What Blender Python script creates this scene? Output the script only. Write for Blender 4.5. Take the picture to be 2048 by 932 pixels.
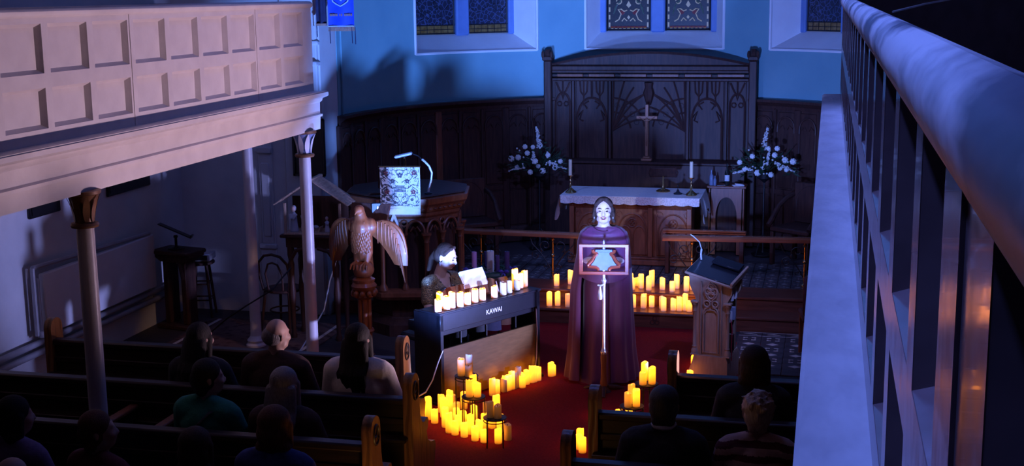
import bpy, bmesh, math, random
from mathutils import Vector as V, Matrix as M
from math import pi, sin, cos, radians, sqrt, atan2

for _o in list(bpy.data.objects):
    bpy.data.objects.remove(_o, do_unlink=True)
scene = bpy.context.scene
COL = scene.collection
random.seed(7)

# ------------------------------------------------------------------ camera
EYE = V((0, 0, 3.55))
YAW, PITCH, ROLL = radians(13.737), radians(10.518), radians(-0.693)
fwd = V((-sin(YAW) * cos(PITCH), cos(YAW) * cos(PITCH), -sin(PITCH)))
rgt = V((cos(YAW), sin(YAW), 0))
upv = rgt.cross(fwd)
r2 = rgt * cos(ROLL) + upv * sin(ROLL)
u2 = -rgt * sin(ROLL) + upv * cos(ROLL)
cam_d = bpy.data.cameras.new('camera')
cam_d.sensor_width = 36
cam_d.lens = 2588.0 / 2048 * 36
cam_d.clip_start = 0.02
cam = bpy.data.objects.new('camera', cam_d)
COL.objects.link(cam)
mw = M((r2, u2, -fwd)).transposed().to_4x4()
mw.translation = EYE
cam.matrix_world = mw
scene.camera = cam

# ------------------------------------------------------------------ world, exposure
w = bpy.data.worlds.new('night')
w.use_nodes = True
bg = w.node_tree.nodes['Background']
bg.inputs[0].default_value = (0.02, 0.03, 0.09, 1)
bg.inputs[1].default_value = 0.35
scene.world = w
scene.view_settings.view_transform = 'Standard'
scene.view_settings.look = 'None'
scene.view_settings.gamma = 1
scene.view_settings.use_curve_mapping = False
scene.view_settings.exposure = 0.0

# ------------------------------------------------------------------ lamps
def lamp(name, kind, loc, target, power, color, size=0.1, angle=60, blend=0.4):
    d = bpy.data.lights.new(name, kind)
    d.energy = power
    d.color = color
    if kind == 'AREA':
        d.shape = 'DISK'
        d.size = size
    else:
        d.shadow_soft_size = size
    if kind == 'SPOT':
        d.spot_size = radians(angle)
        d.spot_blend = blend
    o = bpy.data.objects.new(name, d)
    COL.objects.link(o)
    o.location = loc
    if target is not None:
        o.rotation_euler = (V(target) - V(loc)).to_track_quat('-Z', 'Y').to_euler()
    return o

# coloured uplighters on the floor in front of the pews
lamp('uplighter_left', 'SPOT', (-2.60, 8.60, 0.50), (-4.05, 14.3, 3.75), 3200, (0.13, 0.29, 1.0), 0.10, 52, 0.75)
lamp('uplighter_right', 'SPOT', (-1.52, 8.5, 1.22), (-1.4, 14.0, 2.95), 1900, (0.15, 0.28, 1.0), 0.10, 50, 0.6)
# followspot from the west gallery
lamp('follow_spot', 'SPOT', (-1.6, -1.2, 3.3), (-1.93, 11.4, 1.15), 2900, (0.62, 0.66, 1.0), 0.05, 6.6, 0.8)
# blue cans clamped to the ends of both galleries, lighting the chancel
lamp('chancel_can_left', 'SPOT', (-4.2, 10.2, 3.75), (-2.0, 15.2, 1.0), 460, (0.18, 0.28, 1.0), 0.08, 40, 0.6)
lamp('chancel_can_right', 'SPOT', (-0.15, 9.8, 3.75), (-2.1, 13.2, 0.8), 330, (0.24, 0.30, 1.0), 0.08, 58, 0.6)
# unseen blue area light added above, brightening the top of the near gallery
bt = lamp('gallery_fill', 'AREA', (-0.95, 5.2, 6.3), (0.12, 5.2, 3.3), 27, (0.15, 0.24, 1.0), 1.0)
bt.data.shape = 'RECTANGLE'
bt.data.size = 9.0
bt.data.size_y = 0.15
bt.data.spread = radians(22)
# pink and blue cans on the floor under the near gallery, lighting the far gallery and side wall
lamp('stage_can_pink', 'SPOT', (0.45, 9.7, 0.45), (-4.5, 8.3, 3.35), 880, (0.98, 0.68, 0.92), 0.10, 58, 0.7)
lamp('stage_can_blue', 'SPOT', (-0.45, 10.4, 0.60), (-6.6, 11.6, 1.55), 950, (0.34, 0.38, 1.0), 0.05, 42, 0.5)
# unseen lamps added by the near gallery end to brighten pianist and eagle
lamp('pianist_fill', 'SPOT', (-0.15, 9.2, 3.8), (-3.40, 11.25, 1.0), 170, (0.55, 0.50, 1.0), 0.06, 17, 0.7)
lamp('eagle_fill', 'SPOT', (-0.15, 8.6, 3.8), (-4.10, 11.05, 1.35), 230, (1.0, 0.55, 0.28), 0.06, 11, 0.8)
lamp('ceiling_fill', 'AREA', (-2.2, 9.6, 6.3), (-1.8, 10.5, 0), 34, (0.12, 0.22, 1.0), 1.2)  # added area light standing in for blue bounce off the ceiling
lamp('aisle_candle_glow', 'POINT', (-2.28, 6.6, 0.30), None, 7, (1.0, 0.55, 0.16), 0.12)

# ------------------------------------------------------------------ materials
MATS = {}
def mat(name, col, rough=0.6, metal=0.0, col2=None, scale=8.0, stretch=(1, 1, 1), bump=0.0, bscale=None,
        emit=None, estr=0.0, spec=0.5, coat=0.0, trans=0.0, sheen=0.0, kind='noise', detail=4.0, lo=0.35, hi=0.65):
    m = bpy.data.materials.new(name)
    m.use_nodes = True
    nt = m.node_tree
    b = nt.nodes['Principled BSDF']
    b.inputs['Base Color'].default_value = (*col, 1)
    b.inputs['Roughness'].default_value = rough
    b.inputs['Metallic'].default_value = metal
    b.inputs['Specular IOR Level'].default_value = spec
    b.inputs['Coat Weight'].default_value = coat
    b.inputs['Transmission Weight'].default_value = trans
    b.inputs['Sheen Weight'].default_value = sheen
    if emit:
        b.inputs['Emission Color'].default_value = (*emit, 1)
        b.inputs['Emission Strength'].default_value = estr
    if col2 or bump:
        tc = nt.nodes.new('ShaderNodeTexCoord')
        mp = nt.nodes.new('ShaderNodeMapping')
        mp.inputs['Scale'].default_value = stretch
        nt.links.new(tc.outputs['Object'], mp.inputs[0])
        if kind == 'wave':
            tx = nt.nodes.new('ShaderNodeTexWave')
            tx.inputs['Scale'].default_value = scale
            tx.inputs['Distortion'].default_value = 6
            tx.inputs['Detail'].default_value = 3
            tx.inputs['Detail Scale'].default_value = 1.5
            fac = tx.outputs['Fac']
        elif kind == 'voronoi':
            tx = nt.nodes.new('ShaderNodeTexVoronoi')
            tx.inputs['Scale'].default_value = scale
            fac = tx.outputs['Distance']
        else:
            tx = nt.nodes.new('ShaderNodeTexNoise')
            tx.inputs['Scale'].default_value = scale
            tx.inputs['Detail'].default_value = detail
            fac = tx.outputs['Fac']
        nt.links.new(mp.outputs[0], tx.inputs['Vector'])
        if col2:
            rp = nt.nodes.new('ShaderNodeValToRGB')
            rp.color_ramp.elements[0].position = lo
            rp.color_ramp.elements[1].position = hi
            rp.color_ramp.elements[0].color = (*col, 1)
            rp.color_ramp.elements[1].color = (*col2, 1)
            nt.links.new(fac, rp.inputs[0])
            nt.links.new(rp.outputs[0], b.inputs['Base Color'])
        if bump:
            bp = nt.nodes.new('ShaderNodeBump')
            bp.inputs['Strength'].default_value = bump
            bp.inputs['Distance'].default_value = 0.01
            if bscale:
                t2 = nt.nodes.new('ShaderNodeTexNoise')
                t2.inputs['Scale'].default_value = bscale
                nt.links.new(mp.outputs[0], t2.inputs['Vector'])
                fac = t2.outputs['Fac']
            nt.links.new(fac, bp.inputs['Height'])
            nt.links.new(bp.outputs[0], b.inputs['Normal'])
    MATS[name] = m
    return m

mat('cream_paint', (0.62, 0.56, 0.54), 0.42, col2=(0.70, 0.64, 0.61), scale=5, bump=0.10, bscale=40)
mat('shaded_gloss_paint', (0.15, 0.10, 0.10), 0.20, col2=(0.19, 0.13, 0.13), scale=6, bump=0.25, bscale=9, coat=0.2)  # cream gloss paint darkened, the near front's shade put into the colour
mat('stone_ledge', (0.50, 0.49, 0.50), 0.75, col2=(0.62, 0.61, 0.62), scale=7, stretch=(1, 0.5, 1), bump=1.0, bscale=16)
mat('worn_rail', (0.10, 0.12, 0.16), 0.45, col2=(0.62, 0.64, 0.68), scale=5, stretch=(1, .45, 1), bump=0.6, bscale=14, detail=7, lo=.40, hi=.56)
mat('white_plaster', (0.55, 0.55, 0.57), 0.85, col2=(0.63, 0.63, 0.64), scale=3, bump=0.15, bscale=25)
mat('white_trim', (0.80, 0.80, 0.82), 0.7, col2=(0.86, 0.86, 0.87), scale=4, bump=0.15, bscale=25)
mat('teal_plaster', (0.16, 0.35, 0.41), 0.8, col2=(0.19, 0.39, 0.44), scale=2.5, bump=0.1, bscale=30)
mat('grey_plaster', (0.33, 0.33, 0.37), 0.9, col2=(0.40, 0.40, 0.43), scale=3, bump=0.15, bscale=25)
mat('ceiling_plaster', (0.5, 0.5, 0.52), 0.9, col2=(0.55, 0.55, 0.56), scale=3)
mat('oak_dark', (0.042, 0.018, 0.016), 0.5, spec=0.3, col2=(0.075, 0.032, 0.024), scale=6, stretch=(6, 6, 0.7), bump=0.2)
mat('oak_mid', (0.16, 0.048, 0.022), 0.42, col2=(0.24, 0.075, 0.034), scale=6, stretch=(5, 5, 0.8), bump=0.2)
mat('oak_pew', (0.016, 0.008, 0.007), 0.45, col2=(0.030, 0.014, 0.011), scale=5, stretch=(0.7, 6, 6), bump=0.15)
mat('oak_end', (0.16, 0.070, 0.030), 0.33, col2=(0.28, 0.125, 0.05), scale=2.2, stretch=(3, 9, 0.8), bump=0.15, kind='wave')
mat('oak_light', (0.33, 0.23, 0.17), 0.45, col2=(0.42, 0.30, 0.22), scale=7, stretch=(5, 5, 0.8), bump=0.12)
mat('step_wood', (0.11, 0.035, 0.022), 0.30, col2=(0.17, 0.055, 0.034), scale=5, stretch=(0.6, 6, 6), bump=0.12)
mat('rail_wood', (0.26, 0.085, 0.040), 0.22, col2=(0.34, 0.12, 0.055), scale=6, stretch=(0.7, 7, 7), coat=0.3)
mat('eagle_wood', (0.17, 0.042, 0.013), 0.46, col2=(0.26, 0.07, 0.022), scale=9, stretch=(3, 3, 1), bump=0.25, coat=0.15)
mat('stand_wood', (0.20, 0.035, 0.016), 0.35, col2=(0.26, 0.05, 0.022), scale=8, stretch=(1, 6, 6), coat=0.2)
mat('shingle_wood', (0.40, 0.27, 0.20), 0.8, col2=(0.55, 0.39, 0.29), scale=9, stretch=(8, 1, 1), bump=0.4)
mat('bare_floor', (0.035, 0.026, 0.026), 0.6, col2=(0.055, 0.042, 0.042), scale=6, stretch=(1, 6, 1), bump=0.1)
mat('red_carpet', (0.20, 0.008, 0.012), 0.95, col2=(0.26, 0.012, 0.016), scale=60, bump=0.4, bscale=220, spec=0.1)
mat('dark_rug', (0.05, 0.012, 0.016), 0.95, col2=(0.12, 0.06, 0.05), scale=11, kind='voronoi', bump=0.3, bscale=120, lo=0.2, hi=0.5)
mat('tile_dark', (0.050, 0.042, 0.046), 0.35, col2=(0.080, 0.066, 0.070), scale=14, bump=0.1)
mat('tile_motif', (0.62, 0.50, 0.44), 0.4, col2=(0.70, 0.58, 0.50), scale=14)
mat('tile_chancel', (0.055, 0.050, 0.058), 0.30, col2=(0.085, 0.075, 0.080), scale=30, bump=0.1)
mat('tile_figure', (0.22, 0.20, 0.20), 0.35, col2=(0.28, 0.25, 0.24), scale=30)
mat('grout', (0.030, 0.026, 0.026), 0.9, col2=(0.04, 0.036, 0.036), scale=20)
mat('black_iron', (0.012, 0.012, 0.013), 0.45, metal=0.3, col2=(0.02, 0.02, 0.022), scale=20)
mat('black_plastic', (0.010, 0.010, 0.014), 0.38, col2=(0.016, 0.016, 0.02), scale=30)
mat('piano_black', (0.008, 0.008, 0.012), 0.38, col2=(0.011, 0.010, 0.015), scale=20, spec=0.22)
mat('piano_back_reflect', (0.10, 0.055, 0.020), 0.28, col2=(0.13, 0.07, 0.026), scale=9, stretch=(1, 1, 5))  # brown stands for a warm reflection on the black panel
mat('piano_lit_gloss', (0.10, 0.035, 0.015), 0.16, col2=(0.13, 0.05, 0.02), scale=6, coat=0.5)  # orange-lit reflection put into the base colour
mat('logo_gold', (0.75, 0.70, 0.62), 0.4, metal=0.2, col2=(0.8, 0.75, 0.66), scale=30)
mat('ivory', (0.7, 0.68, 0.62), 0.3, col2=(0.74, 0.72, 0.66), scale=20)
mat('brass', (0.55, 0.36, 0.16), 0.25, metal=1.0, col2=(0.62, 0.42, 0.2), scale=14)
mat('cross_brass', (0.26, 0.12, 0.07), 0.5, metal=0.2, col2=(0.32, 0.15, 0.09), scale=12)
mat('silver', (0.72, 0.74, 0.80), 0.28, metal=0.8, col2=(0.8, 0.82, 0.86), scale=20)
mat('plate_blue', (0.11, 0.16, 0.22), 0.55, col2=(0.14, 0.19, 0.25), scale=20)
mat('pale_metal', (0.62, 0.66, 0.72), 0.35, metal=0.4, col2=(0.7, 0.73, 0.78), scale=20)
mat('white_cloth', (0.68, 0.66, 0.66), 0.9, col2=(0.75, 0.73, 0.72), scale=25, bump=0.3, bscale=90)
mat('lace_cloth', (0.60, 0.56, 0.52), 0.9, col2=(0.74, 0.71, 0.67), scale=60, kind='voronoi', bump=0.5)
mat('blue_drape', (0.22, 0.27, 0.40), 0.7, col2=(0.30, 0.36, 0.50), scale=8, bump=0.2, bscale=30)
mat('gold_drape', (0.45, 0.26, 0.14), 0.6, col2=(0.55, 0.34, 0.2), scale=8)
mat('banner_blue', (0.010, 0.055, 0.60), 0.6, col2=(0.014, 0.075, 0.70), scale=12, bump=0.15, bscale=80)
mat('banner_gold', (0.30, 0.17, 0.12), 0.7, col2=(0.40, 0.24, 0.18), scale=40)
mat('banner_light', (0.45, 0.62, 0.80), 0.6, col2=(0.5, 0.68, 0.85), scale=40)
mat('banner_back', (0.015, 0.018, 0.06), 0.8, col2=(0.022, 0.026, 0.08), scale=12)
mat('column_paint', (0.60, 0.54, 0.55), 0.35, col2=(0.66, 0.60, 0.60), scale=6, bump=0.12, bscale=30)
mat('capital_gilt', (0.17, 0.075, 0.035), 0.45, metal=0.2, col2=(0.24, 0.11, 0.05), scale=10)
mat('capital_blue', (0.16, 0.19, 0.33), 0.5, col2=(0.2, 0.23, 0.38), scale=10)
mat('radiator_white', (0.74, 0.72, 0.74), 0.35, col2=(0.78, 0.76, 0.78), scale=6)
mat('pipe_grey', (0.30, 0.29, 0.32), 0.4, col2=(0.35, 0.34, 0.37), scale=9)
mat('frame_blue', (0.13, 0.22, 0.45), 0.55, col2=(0.15, 0.25, 0.5), scale=8)
mat('lead', (0.008, 0.008, 0.011), 0.5, metal=0.3, col2=(0.014, 0.014, 0.018), scale=30)
mat('glass_cream', (0.42, 0.36, 0.22), 0.2, col2=(0.50, 0.44, 0.30), scale=30, emit=(0.75, 0.6, 0.35), estr=0.10)  # faint emission imitates outside light through the glass, here and below
mat('glass_red', (0.12, 0.02, 0.025), 0.2, col2=(0.18, 0.03, 0.03), scale=30, emit=(0.5, 0.08, 0.07), estr=0.03)
mat('glass_green', (0.05, 0.09, 0.07), 0.2, col2=(0.08, 0.13, 0.1), scale=30, emit=(0.2, 0.35, 0.25), estr=0.03)
mat('glass_amber', (0.10, 0.06, 0.02), 0.2, col2=(0.20, 0.13, 0.05), scale=18, emit=(0.5, 0.35, 0.12), estr=0.02)
mat('skin', (0.36, 0.21, 0.165), 0.55, col2=(0.40, 0.24, 0.19), scale=20)
mat('skin_pale', (0.66, 0.47, 0.42), 0.45, col2=(0.70, 0.50, 0.45), scale=20)
mat('lip', (0.36, 0.08, 0.08), 0.4, col2=(0.4, 0.1, 0.1), scale=30)
mat('teeth', (0.75, 0.73, 0.68), 0.3, col2=(0.78, 0.76, 0.7), scale=30)
mat('eye_dark', (0.03, 0.02, 0.018), 0.2, col2=(0.05, 0.03, 0.02), scale=30)
mat('gown_plum', (0.085, 0.013, 0.052), 0.6, col2=(0.102, 0.016, 0.062), scale=9, stretch=(4, 4, 0.5), bump=0.12, sheen=0.2)
mat('sequin', (0.025, 0.040, 0.060), 0.35, metal=0.3, col2=(0.34, 0.28, 0.16), scale=90, kind='voronoi', bump=0.5, lo=0.30, hi=0.42)
mat('wick', (0.02, 0.015, 0.012), 0.9, col2=(0.03, 0.02, 0.016), scale=40)
mat('leaf', (0.012, 0.035, 0.016), 0.55, col2=(0.022, 0.06, 0.026), scale=14)
mat('petal', (0.62, 0.64, 0.62), 0.6, col2=(0.72, 0.73, 0.70), scale=24)
mat('petal_core', (0.45, 0.42, 0.25), 0.7, col2=(0.5, 0.47, 0.3), scale=40)
mat('paper', (0.66, 0.67, 0.70), 0.8, col2=(0.72, 0.73, 0.75), scale=10)
mat('screen_dark', (0.012, 0.012, 0.016), 0.18, col2=(0.016, 0.016, 0.022), scale=10)
mat('bottle_clear', (0.30, 0.38, 0.55), 0.12, col2=(0.35, 0.43, 0.6), scale=10, trans=0.5)
mat('bottle_dark', (0.012, 0.016, 0.014), 0.12, col2=(0.018, 0.022, 0.02), scale=10)
mat('pink_wax', (0.62, 0.30, 0.50), 0.5, col2=(0.68, 0.35, 0.55), scale=14)
mat('white_wax', (0.62, 0.58, 0.50), 0.5, col2=(0.68, 0.64, 0.56), scale=14)
mat('ivory_wax', (0.72, 0.66, 0.46), 0.5, col2=(0.76, 0.7, 0.5), scale=14)
mat('purple_wax', (0.05, 0.03, 0.10), 0.5, col2=(0.07, 0.045, 0.14), scale=14)
mat('violet_bow', (0.05, 0.03, 0.22), 0.5, col2=(0.08, 0.05, 0.3), scale=20)
mat('tapestry', (0.62, 0.62, 0.62), 0.9, col2=(0.70, 0.70, 0.68), scale=40, bump=0.3, bscale=160)
mat('thread_dark', (0.06, 0.065, 0.085), 0.9, col2=(0.09, 0.09, 0.11), scale=40)
mat('thread_red', (0.18, 0.05, 0.06), 0.9, col2=(0.22, 0.07, 0.07), scale=40)
mat('red_ribbon', (0.55, 0.03, 0.06), 0.5, col2=(0.62, 0.05, 0.08), scale=20)
mat('red_cushion', (0.05, 0.010, 0.014), 0.8, col2=(0.07, 0.014, 0.018), scale=20)
mat('statue', (0.40, 0.46, 0.58), 0.6, col2=(0.5, 0.55, 0.66), scale=14)
mat('plaque_black', (0.008, 0.007, 0.009), 0.35, col2=(0.012, 0.011, 0.013), scale=10)

def glass_mat(name, cell, edge, scale, em):
    m = bpy.data.materials.new(name)
    m.use_nodes = True
    nt = m.node_tree
    b = nt.nodes['Principled BSDF']
    tc = nt.nodes.new('ShaderNodeTexCoord')
    vo = nt.nodes.new('ShaderNodeTexVoronoi')
    vo.feature = 'DISTANCE_TO_EDGE'
    vo.inputs['Scale'].default_value = scale
    rp = nt.nodes.new('ShaderNodeValToRGB')
    rp.color_ramp.elements[0].position = 0.02
    rp.color_ramp.elements[1].position = 0.09
    rp.color_ramp.elements[0].color = (*edge, 1)
    rp.color_ramp.elements[1].color = (*cell, 1)
    nt.links.new(tc.outputs['Object'], vo.inputs['Vector'])
    nt.links.new(vo.outputs['Distance'], rp.inputs[0])
    nt.links.new(rp.outputs[0], b.inputs['Base Color'])
    b.inputs['Roughness'].default_value = 0.3
    MATS[name] = m
glass_mat('glass_night', (0.020, 0.022, 0.045), (0.07, 0.09, 0.19), 17, 0)
glass_mat('glass_deep', (0.012, 0.010, 0.012), (0.03, 0.022, 0.02), 26, 0)

def wax_mat(name, lit):
    """LED candle: the upper wax glows, the foot stays plain wax; lit = how strongly the LED shows"""
    m = bpy.data.materials.new(name)
    m.use_nodes = True
    nt = m.node_tree
    b = nt.nodes['Principled BSDF']
    b.inputs['Roughness'].default_value = 0.55
    tc = nt.nodes.new('ShaderNodeTexCoord')
    sx = nt.nodes.new('ShaderNodeSeparateXYZ')
    nz = nt.nodes.new('ShaderNodeTexNoise')
    nz.inputs['Scale'].default_value = 25
    nt.links.new(tc.outputs['Object'], nz.inputs['Vector'])
    rp0 = nt.nodes.new('ShaderNodeValToRGB')
    rp0.color_ramp.elements[0].color = (0.58, 0.52, 0.42, 1)
    rp0.color_ramp.elements[1].color = (0.66, 0.60, 0.50, 1)
    nt.links.new(nz.outputs['Fac'], rp0.inputs[0])
    nt.links.new(rp0.outputs[0], b.inputs['Base Color'])
    nt.links.new(tc.outputs['Generated'], sx.inputs[0])
    rp = nt.nodes.new('ShaderNodeValToRGB')
    e = rp.color_ramp.elements
    e[0].position = 0.0
    e[0].color = (0.05, 0.05, 0.05, 1)
    e[1].position = 0.70
    e[1].color = (1, 1, 1, 1)
    nt.links.new(sx.outputs['Z'], rp.inputs[0])
    mu = nt.nodes.new('ShaderNodeMath')
    mu.operation = 'MULTIPLY'
    mu.inputs[1].default_value = 4.1 * lit
    nt.links.new(rp.outputs[0], mu.inputs[0])
    nt.links.new(mu.outputs[0], b.inputs['Emission Strength'])
    b.inputs['Emission Color'].default_value = (1.0, 0.27, 0.007, 1)
    MATS[name] = m
for nm, l in (('wax_bright', 1.0), ('wax_soft', 0.62), ('wax_dim', 0.30), ('wax_off', 0.03)):
    wax_mat(nm, l)

# ------------------------------------------------------------------ mesh builder
class MB:
    def __init__(s):
        s.v = []; s.f = []; s.mi = []; s.m = M.Identity(4); s.cur = 0
    def at(s, loc=(0, 0, 0), rx=0, ry=0, rz=0):
        s.m = M.Translation(V(loc)) @ M.Rotation(rz, 4, 'Z') @ M.Rotation(ry, 4, 'Y') @ M.Rotation(rx, 4, 'X')
        return s
    def add(s, vs, fs):
        n = len(s.v)
        s.v += [s.m @ V(p) for p in vs]
        s.f += [tuple(i + n for i in f) for f in fs]
        s.mi += [s.cur] * len(fs)
        return s
    def box(s, a, b, c=0.0):
        (x0, y0, z0), (x1, y1, z1) = a, b
        if c <= 0:
            vs = [(x, y, z) for z in (z0, z1) for y in (y0, y1) for x in (x0, x1)]
            return s.add(vs, [(0, 2, 3, 1), (4, 5, 7, 6), (0, 1, 5, 4), (2, 6, 7, 3), (0, 4, 6, 2), (1, 3, 7, 5)])
        bm = bmesh.new()
        bmesh.ops.create_cube(bm, size=1)
        for q in bm.verts:
            q.co = V(((x0 + x1) / 2 + q.co.x * (x1 - x0), (y0 + y1) / 2 + q.co.y * (y1 - y0), (z0 + z1) / 2 + q.co.z * (z1 - z0)))
        bmesh.ops.bevel(bm, geom=bm.edges[:], offset=c, segments=1, affect='EDGES')
        bm.verts.index_update()
        s.add([q.co.copy() for q in bm.verts], [tuple(q.index for q in f.verts) for f in bm.faces])
        bm.free()
        return s
    def lathe(s, prof, n=24, c=(0, 0, 0), ph=0.0, sx=1.0, sy=1.0):
        vs = []; fs = []
        for r, z in prof:
            for k in range(n):
                a = 2 * pi * k / n + ph
                vs.append((c[0] + r * cos(a) * sx, c[1] + r * sin(a) * sy, c[2] + z))
        for i in range(len(prof) - 1):
            for k in range(n):
                k2 = (k + 1) % n
                fs.append((i * n + k, i * n + k2, (i + 1) * n + k2, (i + 1) * n + k))
        fs.append(tuple(range(n - 1, -1, -1)))
        fs.append(tuple((len(prof) - 1) * n + k for k in range(n)))
        return s.add(vs, fs)
    def tube(s, pts, r, n=8, closed=False, flat=1.0):
        pts = [V(p) for p in pts]
        N = len(pts)
        rs = r if isinstance(r, (list, tuple)) else [r] * N
        vs = []; fs = []
        t0 = (pts[1] - pts[0]).normalized()
        ref = V((0, 0, 1)) if abs(t0.z) < 0.9 else V((1, 0, 0))
        u = t0.cross(ref).normalized()
        for i, p in enumerate(pts):
            if closed:
                t = (pts[(i + 1) % N] - pts[i - 1])
            else:
                t = pts[min(i + 1, N - 1)] - pts[max(i - 1, 0)]
            t = t.normalized() if t.length > 1e-9 else t0
            u = (u - t * u.dot(t))
            u = u.normalized() if u.length > 1e-6 else t.orthogonal().normalized()
            w_ = t.cross(u)
            for k in range(n):
                a = 2 * pi * k / n
                vs.append(p + u * (rs[i] * cos(a)) + w_ * (rs[i] * flat * sin(a)))
        for i in range(N if closed else N - 1):
            j = (i + 1) % N
            for k in range(n):
                k2 = (k + 1) % n
                fs.append((i * n + k, i * n + k2, j * n + k2, j * n + k))
        if not closed:
            fs.append(tuple(range(n - 1, -1, -1)))
            fs.append(tuple((N - 1) * n + k for k in range(n)))
        return s.add(vs, fs)
    def cyl(s, p0, p1, r0, r1=None, n=12):
        return s.tube([p0, p1], [r0, r0 if r1 is None else r1], n)
    def ell(s, c, r, n=12, k=8):
        if not isinstance(r, (tuple, list)):
            r = (r, r, r)
        pr = [(max(sin(pi * i / k), 0.0), -cos(pi * i / k)) for i in range(k + 1)]
        vs = [(c[0], c[1], c[2] - r[2])]; fs = []
        for i in range(1, k):
            for j in range(n):
                a = 2 * pi * j / n
                vs.append((c[0] + r[0] * pr[i][0] * cos(a), c[1] + r[1] * pr[i][0] * sin(a), c[2] + r[2] * pr[i][1]))
        vs.append((c[0], c[1], c[2] + r[2]))
        L = len(vs) - 1
        for j in range(n):
            j2 = (j + 1) % n
            fs.append((0, 1 + j2, 1 + j))
            fs.append((L, 1 + (k - 2) * n + j, 1 + (k - 2) * n + j2))
            for i in range(k - 2):
                fs.append((1 + i * n + j, 1 + i * n + j2, 1 + (i + 1) * n + j2, 1 + (i + 1) * n + j))
        return s.add(vs, fs)
    def cap(s, p0, p1, r0, r1, n=14):
        p0, p1 = V(p0), V(p1)
        d = (p1 - p0).normalized()
        pts = []; rs = []
        for i in range(5):
            a = pi / 2 * (1 - i / 4)
            pts.append(p0 - d * r0 * sin(a) * 0.999); rs.append(max(r0 * cos(a), 0.0008))
        for i in range(5):
            a = pi / 2 * i / 4
            pts.append(p1 + d * r1 * sin(a) * 0.999); rs.append(max(r1 * cos(a), 0.0008))
        return s.tube(pts, rs, n)
    def prism(s, poly, d0, d1, ax='y'):
        """poly of 2-D points extruded along an axis: 'y' -> (x,z), 'x' -> (y,z), 'z' -> (x,y)"""
        def P(a, b, d):
            return {'y': (a, d, b), 'x': (d, a, b), 'z': (a, b, d)}[ax]
        n = len(poly)
        vs = [P(a, b, d0) for a, b in poly] + [P(a, b, d1) for a, b in poly]
        fs = [tuple(range(n - 1, -1, -1)), tuple(range(n, 2 * n))]
        fs += [(i, (i + 1) % n, n + (i + 1) % n, n + i) for i in range(n)]
        return s.add(vs, fs)
    def grid(s, fn, nu, nv, closeu=False):
        vs = [fn(i / (nu if closeu else nu - 1), j / (nv - 1)) for j in range(nv) for i in range(nu)]
        fs = []
        for j in range(nv - 1):
            for i in range(nu if closeu else nu - 1):
                i2 = (i + 1) % nu
                fs.append((j * nu + i, j * nu + i2, (j + 1) * nu + i2, (j + 1) * nu + i))
        return s.add(vs, fs)
    def sweep(s, prof, path, closed_prof=True):
        """2-D profile (offset sideways, z) carried along a horizontal path of (x,y,nx,ny)"""
        n = len(prof)
        vs = [(x + nx * o, y + ny * o, z) for (x, y, nx, ny) in path for (o, z) in prof]
        fs = []
        for i in range(len(path) - 1):
            for k in range(n if closed_prof else n - 1):
                k2 = (k + 1) % n
                fs.append((i * n + k, i * n + k2, (i + 1) * n + k2, (i + 1) * n + k))
        if closed_prof:
            fs.append(tuple(range(n)))
            fs.append(tuple((len(path) - 1) * n + k for k in range(n - 1, -1, -1)))
        return s.add(vs, fs)
    def mesh(s, name, mats, ang=38):
        me = bpy.data.meshes.new(name)
        me.from_pydata([tuple(p) for p in s.v], [], s.f)
        for mm in (mats if isinstance(mats, (list, tuple)) else [mats]):
            me.materials.append(MATS[mm])
        me.polygons.foreach_set('material_index', s.mi)
        bm = bmesh.new(); bm.from_mesh(me)
        bmesh.ops.recalc_face_normals(bm, faces=bm.faces[:])
        bm.to_mesh(me); bm.free()
        me.polygons.foreach_set('use_smooth', [True] * len(me.polygons))
        me.set_sharp_from_angle(angle=radians(ang))
        me.update()
        return me
    def build(s, name, mats, parent=None, ang=38):
        return put(name, s.mesh(name, mats, ang), parent)

def put(name, me, parent=None, loc=None, rz=None):
    o = bpy.data.objects.new(name, me)
    COL.objects.link(o)
    if parent is not None:
        o.parent = parent
    if loc is not None:
        o.location = loc
    if rz is not None:
        o.rotation_euler = (0, 0, rz)
    return o

def tag(o, label=None, cat=None, group=None, kind=None):
    if label: o['label'] = label
    if cat: o['category'] = cat
    if group: o['group'] = group
    if kind: o['kind'] = kind
    return o

def root(name, loc=(0, 0, 0), rz=0.0, label=None, cat=None, group=None, kind=None):
    o = bpy.data.objects.new(name, None)
    o.empty_display_size = 0.1
    COL.objects.link(o)
    o.location = loc
    o.rotation_euler = (0, 0, rz)
    return tag(o, label, cat, group, kind)

def struct(o, label=None):
    o['kind'] = 'structure'
    if label: o['label'] = label
    return o

def copy_tree(o, parent=None):
    c = o.copy()
    COL.objects.link(c)
    c.parent = parent
    for ch in list(o.children):
        copy_tree(ch, c)
    return c

def arch(x0, x1, z0, zs, n=7, rise=None):
    """gothic arch outline as (x,z): up the left, over the point, down the right"""
    wd = x1 - x0
    rise = rise or wd * 0.95
    L = [(x0, z0)]
    for i in range(n + 1):
        t = i / n
        L.append((x0 + wd / 2 * (1 - cos(t * pi / 2)) * 1.0 if False else x0 + wd / 2 * (t ** 1.7), zs + rise * sin(t * pi / 2)))
    R = [(x0 + x1 - a, b) for a, b in reversed(L[:-1])]
    return L + R

def polar(th, r):
    """apse wall plan: angle in degrees from the long axis"""
    a = radians(th)
    return (-2.2 + r * sin(a), 13.75 + r * cos(a))

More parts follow.
